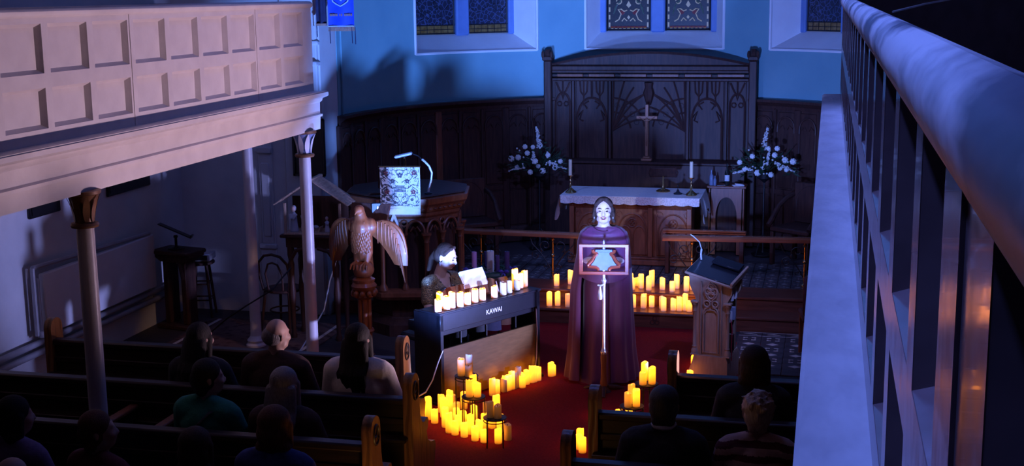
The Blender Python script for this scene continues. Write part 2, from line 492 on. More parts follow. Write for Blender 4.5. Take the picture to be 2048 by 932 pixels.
def fuse(mb, name, mats, parent, voxel, smooth=3, rep=None):
    """one continuous skin over overlapping volumes"""
    me = mb.mesh(name + '_raw', mats)
    o = bpy.data.objects.new(name, me)
    COL.objects.link(o)
    md = o.modifiers.new('r', 'REMESH'); md.mode = 'VOXEL'; md.voxel_size = voxel; md.use_smooth_shade = True
    if smooth:
        sm = o.modifiers.new('s', 'SMOOTH'); sm.iterations = smooth; sm.factor = 0.5
    dg = bpy.context.evaluated_depsgraph_get()
    me2 = bpy.data.meshes.new_from_object(o.evaluated_get(dg))
    me2.name = name
    o.modifiers.clear()
    o.data = me2
    bpy.data.meshes.remove(me)
    if not me2.materials:
        me2.materials.append(MATS[mats if isinstance(mats, str) else mats[0]])
    me2.polygons.foreach_set('use_smooth', [True] * len(me2.polygons))
    if parent is not None:
        o.parent = parent
    return o

# ================================================================== SETTING
CX = -2.2            # long axis of the church
XL, XR = -7.12, 2.72
mb = MB().box((XL - .3, -4.2, -0.25), (XR + .3, 13.75, 0))
struct(mb.build('floor', 'bare_floor'), 'dark boarded nave floor')
mb = MB().box((XL - .3, -4.2, 0), (XL, 13.6, 6.6))
wl = struct(mb.build('wall_left', 'white_plaster'), 'pale plaster side wall behind the radiator')
mb = MB().box((XR, -4.2, 0), (XR + .3, 13.6, 6.6))
struct(mb.build('wall_right', 'grey_plaster'), 'unlit side wall behind the near gallery')
mb = MB().box((XL - .3, -4.5, 0), (XR + .3, -4.2, 6.6))
struct(mb.build('wall_back', 'grey_plaster'), 'back wall of the nave')
mb = MB().box((XL - .3, -4.5, 6.6), (XR + .3, 18, 6.8))
struct(mb.build('ceiling', 'ceiling_plaster'), 'plaster ceiling')
# end walls either side of the apse arch
for sx in (-1, 1):
    def gx(a):
        return CX + sx * a
    a0, a1 = sorted((gx(3.18), gx(5.2)))
    mb = MB().box((a0, 13.3, 0), (a1, 13.78, 6.6))
    # pilaster strip with mouldings beside the arch
    b0, b1 = sorted((gx(3.20), gx(3.62)))
    mb.box((b0, 13.25, 0), (b1, 13.31, 6.5), .012)
    for zz, pr in ((2.44, .03), (2.80, .09), (3.02, .03)):
        c0, c1 = sorted((gx(3.17), gx(3.66)))
        mb.box((c0, 13.25 - pr, zz), (c1, 13.3, zz + .045), .012)
    for q in (3.80, 3.90):
        mb.tube([(gx(q), 13.295, .6), (gx(q), 13.295, 2.2)], .014, 6)
    e = struct(mb.build('wall_end_left' if sx < 0 else 'wall_end_right', 'white_plaster'), 'plaster end wall beside the apse arch')
    if sx < 0:
        # tall raised panel on the end wall beneath the gallery
        m2 = MB()
        m2.box((-6.17, 13.27, 0.0), (-5.98, 13.31, 0.74), .01)
        m2.box((-6.18, 13.25, 0.74), (-5.97, 13.31, 0.80), .012)
        m2.box((-6.15, 13.275, 0.80), (-6.0, 13.31, 1.82), .008)
        m2.box((-6.125, 13.262, 0.88), (-6.025, 13.29, 1.72), .012)
        m2.box((-6.17, 13.245, 1.82), (-5.98, 13.31, 1.90), .015)
        m2.build('pilaster_panel', 'white_plaster', e)
for k, (q, zz) in enumerate(((3.175, 6.4), (3.13, 6.4))):
    pass

# apse wall -----------------------------------------------------------------
RW = 3.2
def arc(t0, t1, r, step=2.0):
    n = max(2, int(abs(t1 - t0) / step) + 1)
    out = []
    for i in range(n):
        t = t0 + (t1 - t0) * i / (n - 1)
        a = radians(t)
        out.append((-2.2 + r * sin(a), 13.75 + r * cos(a), sin(a), cos(a)))
    return out
apse = struct(root('wall_apse'), 'curved teal apse wall')
WIN = [(-43.6, 15.9), (0.0, 16.2), (43.6, 15.9)]
def arcwall(t0, t1, z0, z1):
    return MB().sweep([(0, z0), (0.06, z0), (0.06, z1), (0, z1)], arc(t0, t1, RW))
mb = MB()
for t0, t1, z0, z1 in [(-91, 91, 0.0, 2.82), (-91, -59.5, 2.82, 6.6), (-27.7, -16.2, 2.82, 6.6), (16.2, 27.7, 2.82, 6.6),
                       (59.5, 91, 2.82, 6.6), (-59.5, 59.5, 4.75, 6.6)]:
    mb.sweep([(0, z0), (0.06, z0), (0.06, z1), (0, z1)], arc(t0, t1, RW))
mb.build('plaster', 'teal_plaster', apse)
# thin vertical mouldings at the arch edge
mb = MB()
for t in (-89, -86.5):
    x, y = polar(t, RW - .012)
    mb.tube([(x, y, 2.2), (x, y, 6.5)], .014, 6)
mb.build('arch_moulding', 'teal_plaster', apse)

def window(n, th, half):
    a = radians(th)
    wx, wy = polar(th, RW)
    r = struct(root('window_%d' % n, (wx, wy, 0), -a), ['left stained glass window of the apse', 'middle stained glass window above the reredos',
                                                        'right stained glass window of the apse, cut by the near gallery'][n - 1])
    gw, gy, zb, zt = 0.75, 0.29, 3.035, 4.62
    def inner(u):
        q = radians(half) * u
        return (RW * sin(q), RW * cos(q) - RW)
    m = MB()
    m.grid(lambda u, v: ((1 - v) * inner(2 * u - 1)[0] + v * gw * (2 * u - 1) * 1.02, (1 - v) * inner(2 * u - 1)[1] + v * (gy + .05), 2.82 + v * .22), 21, 4)
    m.build('sill', 'white_trim', r)
    for s in (-1, 1):
        m = MB()
        m.grid(lambda u, v: ((1 - u) * inner(s)[0] + u * s * gw, (1 - u) * inner(s)[1] + u * (gy + .05), 2.82 + u * .21 + v * 1.95), 4, 4)
        # white border strip on the wall face
        m.tube([(inner(s)[0], inner(s)[1] - .004, 2.81), (inner(s)[0], inner(s)[1] - .004, 4.77)], .018, 6)
        m.build('jamb', 'white_trim', r)
    m = MB().tube([(inner(2 * u / 20 - 1)[0], inner(2 * u / 20 - 1)[1] - .004, 2.815) for u in range(21)], .016, 6)
    m.grid(lambda u, v: ((1 - v) * inner(2 * u - 1)[0] + v * gw * (2 * u - 1), (1 - v) * inner(2 * u - 1)[1] + v * (gy + .05), 4.76 - v * .1), 21, 3)
    m.build('border', 'white_trim', r)
    m = MB()
    m.box((-.095, gy - .03, zb - .02), (.095, gy + .08, zt), .02)
    m.build('mullion', 'frame_blue', r)
    for s in (-1, 1):
        c0, c1 = sorted((s * .69, s * .78))
        MB().box((c0, gy - .01, zb - .02), (c1, gy + .08, zt), .015).build('frame', 'frame_blue', r)
    for s in (-1, 1):
        x0, x1 = sorted((s * .095, s * .69))
        cx = (x0 + x1) / 2
        zb2 = zb + (.115 if n != 2 else .02)
        m = MB().box((x0, gy + .03, zb2), (x1, gy + .05, zt))
        p = m.build('pane', 'glass_deep' if n == 2 else 'glass_night', r)
        m = MB()
        for z in ([zb + .01, zb2] + [zb2 + .62 * k for k in (1, 2)]):
            m.tube([(x0, gy + .028, z), (x1, gy + .028, z)], .008, 6)
        for xx in (x0 + .012, x1 - .012):
            m.tube([(xx, gy + .028, zb), (xx, gy + .028, zt)], .010, 6)
        if n != 2:
            b = MB().box((x0, gy + .03, zb), (x1, gy + .05, zb2 - .004)).build('pane', 'glass_amber', r)
            for k in range(1, 6):
                m.tube([(x0 + (x1 - x0) * k / 6, gy + .028, zb), (x0 + (x1 - x0) * k / 6, gy + .028, zb2)], .004, 5)
            m.tube([(x0, gy + .028, zb + .06), (x1, gy + .028, zb + .06)], .004, 5)
            # flowing lead lines
            for k in range(16):
                qx = x0 + (x1 - x0) * (.08 + .84 * random.random()); qz = zb2 + random.random() * .55
                pts = [(qx + .05 * sin(i * .9 + k), gy + .027, qz + .035 * i * (1 if k % 2 else .6)) for i in range(6)]
                pts = [(min(max(p[0], x0 + .02), x1 - .02), p[1], p[2]) for p in pts]
                m.tube(pts, .0035, 4)
            m.build('lead_lines', 'lead', r)
            continue
        m.build('lead_lines', 'lead', r)
        # the ornamented middle lights: border pieces, lobes, lozenge and scrolls
        yy = gy + .022
        def piece(name, mt, shapes):
            q = MB()
            for kind, dat in shapes:
                if kind == 'p':
                    q.prism(dat, yy - .004, yy + .012)
                elif kind == 't':
                    q.tube([(a_, yy, b_) for a_, b_ in dat], .0085, 6)
                elif kind == 'e':
                    ex, ez, ra, rb = dat
                    q.prism([(ex + ra * cos(2 * pi * i / 14), ez + rb * sin(2 * pi * i / 14)) for i in range(14)], yy - .004, yy + .012)
            q.build(name, mt, p)
        def mir(pts):
            return [(2 * cx - a_, b_) for a_, b_ in pts]
        for zc in (zb2 + .06, ):
            sh = []
            for k in range(7):
                z0 = zb2 + .03 + k * .10
                for sgn in (-1, 1):
                    xx = cx + sgn * .255
                    sh.append(('p', [(xx - .010, z0), (xx + .010, z0), (xx + .010, z0 + .06), (xx - .010, z0 + .06)]))
            for k in range(9):
                xx = cx - .22 + k * .055
                sh.append(('p', [(xx - .016, zb + .03), (xx + .016, zb + .03), (xx + .016, zb + .048), (xx - .016, zb + .048)]))
            piece('glass_border', 'glass_cream', sh)
            base = zb2 + .10
            loz = [(cx, base + .27), (cx + .032, base + .215), (cx, base + .18), (cx - .032, base + .215)]
            fl = [(cx, base + .085), (cx + .020, base + .055), (cx, base + .03), (cx - .020, base + .055)]
            curl = [(cx + .13 + .035 * cos(i * .7), base + .265 + .035 * sin(i * .7)) for i in range(9)]
            sw = [(cx + .02, base + .15), (cx + .06, base + .135), (cx + .10, base + .165), (cx + .14, base + .16), (cx + .10, base + .10), (cx + .13, base + .03), (cx + .18, base + .0)]
            foot = [(cx + .02, base + .01), (cx + .06, base + .045), (cx + .09, base + .005)]
            top = [(cx + .03, base + .34), (cx + .08, base + .30), (cx + .16, base + .22), (cx + .2, base + .1)]
            piece('glass_scroll', 'glass_cream', [('p', loz), ('p', fl), ('t', curl), ('t', mir(curl)), ('t', sw), ('t', mir(sw)), ('t', foot), ('t', mir(foot))])
            piece('glass_leaf', 'glass_green', [('t', top), ('t', mir(top)), ('e', (cx + .18, base + .17, .012, .02)), ('e', (cx - .18, base + .17, .012, .02))])
            piece('glass_lobe', 'glass_red', [('e', (cx + .085, base + .12, .034, .03)), ('e', (cx - .085, base + .12, .034, .03)),
                                              ('p', [(cx - .24, zb2 + .015), (cx + .24, zb2 + .015), (cx + .24, zb2 + .04), (cx - .24, zb2 + .04)])])
            base2 = base + .42
            piece('glass_upper', 'glass_cream', [('e', (cx, base2 + .1, .07, .08)), ('e', (cx - .15, base2, .03, .04)), ('e', (cx + .15, base2, .03, .04))])
for i, (t, h) in enumerate(WIN):
    window(i + 1, t, h)

# oak wainscot round the apse -------------------------------------------------
wsc = struct(root('trim_wainscot'), 'dark oak panelling round the apse')
ZF = 0.32
mb = MB().sweep([(-.03, ZF), (.0, ZF), (.0, 2.12), (-.03, 2.12)], arc(-90, 90, RW - .005))
mb.build('backing', 'oak_dark', wsc)
mb = MB().sweep([(0, 2.08), (-.05, 2.08), (-.06, 2.12), (-.10, 2.15), (-.125, 2.17), (-.125, 2.20), (0, 2.20)], arc(-90, 90, RW))
mb.build('cornice', 'oak_dark', wsc)
mb = MB().sweep([(0, ZF), (-.07, ZF), (-.07, ZF + .16), (-.05, ZF + .20), (0, ZF + .20)], arc(-90, 90, RW))
mb.build('plinth', 'oak_dark', wsc)
mb = MB().sweep([(0, 1.02), (-.055, 1.02), (-.055, 1.08), (0, 1.08)], arc(-90, 90, RW))
mb.build('rail', 'oak_dark', wsc)
NP = 30
for i in range(NP + 1):
    t = -90 + 180 * i / NP
    wide = i % 3 == 0
    x, y = polar(t, RW - .045)
    hw = .05 if wide else .022
    m = MB().at((x, y, 0), rz=-radians(t)).box((-hw, -.02, ZF), (hw, .05, 2.09), .012)
    m.build('stile', 'oak_mid' if (wide and i in (6,)) else 'oak_dark', wsc)
for i in range(NP):
    t = -90 + 180 * (i + .5) / NP
    if abs(t) < 19:
        continue
    x, y = polar(t, RW - .05)
    m = MB().at((x, y, 0), rz=-radians(t))
    m.box((-.12, .0, 1.10), (.12, .02, 2.05), .006)
    a_ = arch(-.125, .125, 1.80, 1.86, 6, .13)
    m.tube([(p, -.008, q) for p, q in a_], .013, 6)
    m.tube([(-.11, -.008, 1.84), (-.05, -.008, 1.89), (-.02, -.008, 1.84)], .008, 5)
    m.tube([(.11, -.008, 1.84), (.05, -.008, 1.89), (.02, -.008, 1.84)], .008, 5)
    m.box((-.12, .0, ZF + .22), (.12, .02, 1.0), .006)
    m.build('panel', 'oak_dark', wsc)

# chancel platform, steps and tiles -------------------------------------------
ch = struct(root('floor_chancel'), 'raised chancel floor with two timber steps')
poly = [(x, y) for (x, y, _, _) in arc(-90, 90, RW)]
MB().prism([(-5.38, 13.76)] + [(-5.38, 13.72)] + [(0.98, 13.72)] + [(0.98, 13.76)] + list(reversed(poly)), 0.0, .30, 'z').build('platform', 'grout', ch)
m = MB().box((-5.37, 13.42, 0), (.97, 13.75, .135), 0).box((-5.37, 13.40, .135), (.97, 13.75, .17), .010)
m.build('step', 'step_wood', ch)
m = MB().box((-5.37, 13.71, .17), (.97, 13.8, .29), 0).box((-5.37, 13.69, .285), (.97, 14.16, .322), .010)
m.build('step', 'step_wood', ch)
# small carved trefoil on the lower riser
m = MB()
for q in range(3):
    a = pi / 2 + q * 2 * pi / 3
    m.tube([(-1.72 + .03 * cos(a) + .022 * cos(i * pi / 5), 13.418, .075 + .03 * sin(a) + .022 * sin(i * pi / 5)) for i in range(10)], .005, 5, True)
m.build('carved_trefoil', 'oak_dark', ch)
tm = MB()
tm.box((-.0725, -.0725, 0), (.0725, .0725, .018), .004)
tm.cur = 1
for q in range(4):
    a = q * pi / 2
    tm.prism([(.052 * cos(a + d) * k, .052 * sin(a + d) * k) for d, k in ((-.35, .7), (0, 1.1), (.35, .7), (0, .35))], .0175, .0192, 'z')
tm_a = tm.mesh('chancel_tile', ['tile_chancel', 'tile_figure'])
tm = MB()
tm.box((-.0725, -.0725, 0), (.0725, .0725, .018), .004)
tm.cur = 1
tm.prism([(.035, 0), (0, .035), (-.035, 0), (0, -.035)], .0175, .0192, 'z')
tm_b = tm.mesh('chancel_tile', ['tile_chancel', 'tile_figure'])
cnt = 0
for j in range(9):
    for i in range(32):
        x, y = -4.45 + i * .15, 14.245 + j * .15
        if -3.0 < x < -1.45 and y > 15.2:
            continue
        if sqrt((x + 2.2) ** 2 + (y - 13.75) ** 2) > 3.0 or cnt >= 290:
            continue
        o = put('floor_tile', tm_a if (i + j) % 2 else tm_b, ch, (x, y, .30))
        cnt += 1
mb = MB().prism([(-5.3, 14.16)] + [(0.9, 14.16)] + [(x, y) for (x, y, _, _) in reversed(arc(-80, 80, 3.15))], .295, .302, 'z')
tag(mb.build('tile_field', 'tile_chancel', ch), kind='structure')

# patterned tiles right of the reading desk
tr = struct(root('floor_tiled_strip'), 'patterned tile pavement beside the carpet')
MB().box((-.95, 11.2, .0), (2.3, 13.41, .004)).build('bedding', 'grout', tr)
def tile(shape):
    t = MB()
    t.box((-.118, -.093, 0), (.118, .093, .014), .003)
    t.cur = 1
    for s in shape:
        t.prism(s, .0135, .0152, 'z')
    return t.mesh('pavement_tile', ['tile_dark', 'tile_motif'])
td = tile([[(.062, 0), (0, .045), (-.062, 0), (0, -.045)]])
br = []
for s in (-1, 1):
    for q in (-1, 1):
        br.append([(s * .02, q * .055), (s * .065, q * .055), (s * .065, q * .018), (s * .048, q * .018), (s * .048, q * .036), (s * .02, q * .036)])
tb = tile(br)
tp = tile([])
tz = tile([[(.07, -.01), (0, .03), (-.07, -.01)], [(-.118, .06), (.118, .06), (.118, .072), (-.118, .072)], [(-.118, -.06), (.118, -.06), (.118, -.072), (-.118, -.072)]])
for i in range(8):
    for j in range(8):
        x, y = -.70 + i * .24, 13.30 - j * .19
        k = tz if j == 0 else (tp if j > 6 else ((td, tb)[j % 2] if i % 2 == 0 else tp))
        if i % 2 and 0 < j <= 6 and i in (1, 3):
            k = (td, tb)[j % 2] if i == 1 else tp
        put('floor_tile', k, tr, (x, y, .004))

# carpets ---------------------------------------------------------------------
m = MB().prism([(-3.5, 8.95), (-2.62, 8.95), (-2.62, 2.0), (-1.42, 2.0), (-1.42, 8.9), (-1.02, 8.9), (-1.02, 11.35), (-.46, 11.35), (-.46, 12.96), (-.92, 12.96), (-.92, 13.39), (-3.5, 13.39)], .001, .013, 'z')
tag(m.build('carpet', 'red_carpet'), 'red carpet covering the aisle and the space before the chancel steps', 'carpet')
m = MB().box((-6.6, 10.6, .001), (-5.0, 12.9, .012), .004)
rg = tag(m.build('patterned_rug', 'dark_rug'), 'dark patterned rug on the floor under the far gallery', 'rug')
for q in (-6.5, -5.1):
    MB().box((q - .02, 10.65, .012), (q + .02, 12.85, .014)).build('border_stripe', 'tile_motif', rg)

# galleries -------------------------------------------------------------------
def gallery(name, xf, s, y0, y1, paint, ledge, joints, label):
    """xf: plane of the parapet face, s: +1 when the nave lies towards +x"""
    g = struct(root(name), label)
    X = lambda o: xf + s * o
    def bar(o0, o1, ya, yb, za, zb, c=0.0):
        a, b = sorted((X(o0), X(o1)))
        return ((a, ya, za), (b, yb, zb), c)
    # cornice beam, one profile swept along the gallery
    prof = [(-.30, 2.37), (.05, 2.36), (.055, 2.47), (.075, 2.475), (.078, 2.495), (.052, 2.505), (.055, 2.60), (.075, 2.615), (.085, 2.64), (.125, 2.655), (.14, 2.665), (.14, 2.695), (-.02, 2.70), (-.30, 2.70)]
    path = [(xf, y, s, 0) for y in (y0, (y0 + y1) / 2, y1)]
    MB().sweep(prof, path).build('cornice_beam', paint if s > 0 else ledge, g)
    MB().box(*bar(-.02, .13, y0, y1 - .01, 2.692, 2.704)).build('ledge', ledge, g)
    MB().box(*bar(-.12, -.042, y0, y1, 2.70, 3.44)).build('backing', paint, g)
    m = MB()
    for za, zb_ in ((2.70, 2.79), (3.03, 3.115), (3.405, 3.46)):
        m.box(*bar(-.05, 0, y0, y1, za, zb_))
    m.build('rails', paint, g)
    # moulded top rail
    prof = [(-.14, 3.44), (.0, 3.44), (.012, 3.445), (.02, 3.455), (.022, 3.475), (.012, 3.488), (-.005, 3.497), (-.14, 3.50)]
    if s < 0:
        prof = [(-.14, 3.40), (.0, 3.40), (.012, 3.42), (.02, 3.44), (.022, 3.458), (.016, 3.476), (.004, 3.49), (-.012, 3.497), (-.03, 3.492), (-.14, 3.42)]
    MB().sweep(prof, path).build('top_rail', paint if s > 0 else 'worn_rail', g)
    def pan(pw, za, zb_):
        t = MB()
        a, b, d = pw / 2, (.022 if s > 0 else .010), (.036 if s > 0 else .024)
        h = zb_ - za
        o_ = [(0, -a, 0), (0, a, 0), (0, a, h), (0, -a, h)]
        i_ = [(-s * d, -a + b, b), (-s * d, a - b, b), (-s * d, a - b, h - b), (-s * d, -a + b, h - b)]
        t.add(o_ + i_, [(0, 1, 5, 4), (1, 2, 6, 5), (2, 3, 7, 6), (3, 0, 4, 7), (4, 5, 6, 7)])
        return t.mesh('panel', paint, 20)
    edges = []
    spans = [(j + .045 + k * .487, .42) for j in joints for k in range(4)]
    if s < 0:     # the near front has a broad stile close to the camera end
        spans = [(.39, .42), (1.15, .28)] + [(1.53 + .487 * k, .38) for k in range(19)]
    pm_ = {}
    for ya, pw in spans:
            if ya > y1 - .3 or ya < y0:
                continue
            if pw not in pm_:
                pm_[pw] = (pan(pw, 3.115, 3.405), pan(pw, 2.79, 3.03))
            pu, pl = pm_[pw]
            put('panel', pu, g, (X(-.001), ya + pw / 2, 3.115))
            put('panel', pl, g, (X(-.001), ya + pw / 2, 2.79))
            edges.append((ya, ya + pw))
    edges.sort()
    m = MB()
    prev = y0
    for a, b in edges + [(y1, y1)]:
        m.box(*bar(-.05, 0, prev, a, 2.79, 3.03))
        m.box(*bar(-.05, 0, prev, a, 3.115, 3.405))
        prev = b
    m.build('stiles', paint, g)
    m = MB()
    for j in (joints if s > 0 else [.98]):
        if y0 < j < y1:
            m.box(*bar(-.01, .004, j - .012, j - .004, 2.70, 3.44))
    m.build('bay_bead', paint, g)
    # floor slab and the oblique end
    xo = XL if s > 0 else XR
    m = MB().prism([(X(-.05), y0), (X(-.05), y1), (xo, y1 + 2.0), (xo, y0)], 2.40, 2.68, 'z')
    m.build('slab', 'grey_plaster', g)
    m = MB()
    d = V((xo - X(0), 2.0, 0)).normalized()
    nx, ny = (-d.y, d.x) if s < 0 else (d.y, -d.x)
    pth = [(X(0), y1, -nx, -ny), (xo, y1 + 2.0, -nx, -ny)]
    m.sweep([(0, 2.37), (.1, 2.37), (.1, 3.48), (0, 3.48)], pth)
    m.build('end_parapet', paint, g)
    return g
gallery('gallery_left', -4.5, 1, -1.0, 10.95, 'cream_paint', 'cream_paint', [9.79 - 1.96 * k for k in range(-0, 6)], 'far gallery with two rows of recessed cream panels')
gallery('gallery_right', 0.10, -1, 0.12, 10.95, 'shaded_gloss_paint', 'stone_ledge', [9.79 - 1.96 * k for k in range(0, 6)], 'near gallery front with glossy panels and pale worn ledge')

def gallery_column(x, y, ztop, label, leafmat, ringmat, r=.056):
    c = root('gallery_column', (x, y, 0), 0, label, 'column', 'iron columns under the far gallery')
    MB().lathe([(r * 1.05, .10), (r, .16), (r * .93, ztop - .30), (r * .90, ztop - .2)], 28).build('shaft', 'column_paint', c)
    MB().lathe([(.105, 0), (.105, .03), (.085, .05), (.092, .075), (.07, .10), (.058, .12)], 28).build('base', 'column_paint', c)
    MB().lathe([(.058, ztop - .235), (.082, ztop - .232), (.088, ztop - .218), (.082, ztop - .204), (.058, ztop - .20)], 28).build('ring', ringmat, c)
    k = MB().lathe([(.056, ztop - .205), (.060, ztop - .12), (.072, ztop - .06), (.095, ztop - .03), (.10, ztop - .02)], 24).build('capital', leafmat, c)
    MB().lathe([(.10, ztop - .025), (.112, ztop - .02), (.112, ztop), (.10, ztop)], 24).build('abacus', ringmat, c)
    for i in range(8):
        a = 2 * pi * i / 8
        m = MB().at((0, 0, 0), rz=a)
        m.grid(lambda u, v: ((.062 + .048 * v ** 2.2), (u - .5) * .046 * (1 - .75 * abs(2 * v - .9) ** 2) , ztop - .20 + v * .175), 5, 8)
        m.build('leaf', 'column_paint' if leafmat == 'capital_blue' else 'capital_gilt', k)
    return c
gallery_column(-4.50, 10.68, 2.37, 'bright front column with a leafy painted capital, at the gallery corner', 'capital_blue', 'capital_gilt')
gallery_column(-4.50, 7.13, 2.37, 'dim column with a dark capital, rising among the pews', 'capital_gilt', 'capital_gilt', .06)
gallery_column(-5.63, 11.90, 2.40, 'slender pale column behind the bald man, standing on a round foot', 'capital_blue', 'capital_gilt', .056)

# ================================================================== PEWS
def pew_end_outline(front=.44):
    P = [(-.07, 0), (-.07, .93)]
    for i in range(9):
        a = pi - pi * i / 8
        P.append((.01 + .08 * cos(a), .97 + .08 * sin(a)))
    P += [(.09, .90), (.095, .80), (.11, .72), (.145, .665), (.19, .65), (.235, .665)]
    P += [(.27, .66), (.285, .63), (.27, .59), (.24, .57), (.26, .50), (.33, .46), (front - .02, .44), (front, .40), (front - .02, .34), (front - .06, .2), (front - .04, .06), (front, 0)]
    return P
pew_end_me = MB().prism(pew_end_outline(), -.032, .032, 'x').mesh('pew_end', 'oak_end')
rd = MB()
rd.tube([(0.034, .012 + .045 * cos(2 * pi * i / 16), .93 + .062 * sin(2 * pi * i / 16)) for i in range(16)], .007, 6, True)
for q in range(3):
    a = pi / 2 + q * 2 * pi / 3
    rd.tube([(0.034, .012 + .004 * cos(a), .93 + .004 * sin(a)), (0.036, .012 + .026 * cos(a - .3), .93 + .04 * sin(a - .3)), (0.034, .012 + .043 * cos(a), .93 + .058 * sin(a))], .006, 5)
roundel_me = rd.mesh('carved_roundel', 'oak_pew')
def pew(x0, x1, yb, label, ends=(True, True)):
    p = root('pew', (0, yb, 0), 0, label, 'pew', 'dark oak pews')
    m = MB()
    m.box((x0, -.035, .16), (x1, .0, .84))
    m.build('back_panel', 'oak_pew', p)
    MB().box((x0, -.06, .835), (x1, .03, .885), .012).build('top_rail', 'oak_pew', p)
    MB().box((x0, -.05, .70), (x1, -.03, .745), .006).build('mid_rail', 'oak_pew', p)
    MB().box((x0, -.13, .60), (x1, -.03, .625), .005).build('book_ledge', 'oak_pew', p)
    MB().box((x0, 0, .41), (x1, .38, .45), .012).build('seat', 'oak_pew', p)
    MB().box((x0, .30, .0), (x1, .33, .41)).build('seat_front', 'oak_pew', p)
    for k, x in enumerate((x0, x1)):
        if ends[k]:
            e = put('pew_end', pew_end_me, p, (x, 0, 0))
            q = put('carved_roundel', roundel_me, e)
            if k == 0:
                q.rotation_euler = (0, 0, 0); q.scale = (-1, 1, 1)
    return p
pew(-5.95, -3.02, 8.86, 'front pew on the far side, with a rounded end at each side')
pew(-6.95, -2.66, 7.95, 'second pew on the far side, behind the woman in cream')
pew(-6.95, -2.62, 7.05, 'third pew on the far side, nearest the candle heap, its carved end glowing yellow')
pew(-6.95, -2.64, 6.14, 'fourth pew on the far side, at the bottom edge')
pew(-1.0, 1.7, 8.85, 'front pew on the near side, right behind the reading desk')
pew(-1.40, 1.7, 7.93, 'second pew on the near side, behind the dark-haired woman')
pew(-1.40, 1.7, 7.03, 'third pew on the near side, at the bottom edge of the frame')
# partitions between the pews in line with the columns
for k, (x, ya, yb) in enumerate(((-4.62, 8.02, 8.80), (-4.28, 7.10, 7.90), (-4.68, 7.22, 7.88))):
    t = root('pew_divider', (x, ya, 0), 0, ['low partition between the first and second far pews, beside the dark-haired head',
             'low partition in front of the third far pew, right of the dim column', 'low partition in front of the third far pew, left of the dim column'][k], 'partition', 'pew partitions')
    MB().box((-.015, 0, 0), (.015, yb - ya, .70)).build('board', 'oak_pew', t)
    MB().box((-.035, 0, .70), (.035, yb - ya, .73), .008).build('cap_rail', 'oak_mid', t)

# ================================================================== ALTAR END
# reredos
RX, RY = -2.22, 16.52
re = root('reredos', (RX, RY, ZF), 0, 'carved dark oak reredos screen behind the altar', 'screen')
m = MB().box((-1.27, .05, 0), (1.27, .10, 2.18)); m.build('backing', 'oak_dark', re)
for s in (-1, 1):
    m = MB().box((s * 1.31 - .05, -.05, 0), (s * 1.31 + .05, .05, 2.36), .012)
    po = m.build('post', 'oak_dark', re)
    m = MB()
    m.box((s * 1.31 - .065, -.07, 2.36), (s * 1.31 + .065, .12, 2.42), .012)
    m.lathe([(.075, 2.42), (.06, 2.46), (.035, 2.50), (.03, 2.505)], 8, (s * 1.31, .025, 0), pi / 8)
    for q in (-1, 1):
        m.ell((s * 1.31 + q * .055, -.06, 2.44), (.022, .022, .05), 8, 6)
    m.build('post_cap', 'oak_dark', po)
m = MB()
m.box((-1.26, -.03, 2.23), (1.26, .1, 2.30), .015)
m.box((-1.26, -.01, 2.20), (1.26, .1, 2.24), .008)
m.box((-1.26, -.02, 2.10), (1.26, .1, 2.14), .008)
m.build('cornice', 'oak_dark', re)
for i in range(6):
    x0 = -1.23 + i * .412
    MB().box((x0 + .035, .015, 2.15), (x0 + .375, .06, 2.19), .006).build('frieze_panel', 'oak_light' if False else 'oak_mid', re)
m = MB()
m.prism([(-1.26, 2.29)] + [(-1.26 + 2.52 * i / 20, 2.31 + .15 * (1 - (2 * i / 20 - 1) ** 2)) for i in range(21)] + [(1.26, 2.29)], .02, .10)
m.tube([(-1.26 + 2.52 * i / 20, .015, 2.31 + .15 * (1 - (2 * i / 20 - 1) ** 2)) for i in range(21)], .018, 6)
m.build('pediment', 'oak_dark', re)
divs = [-1.26, -.98, -.50, .50, .98, 1.26]
for d in divs[1:-1]:
    MB().box((d - .02, -.01, 0.9), (d + .02, .06, 2.12), .008).build('stile', 'oak_dark', re)
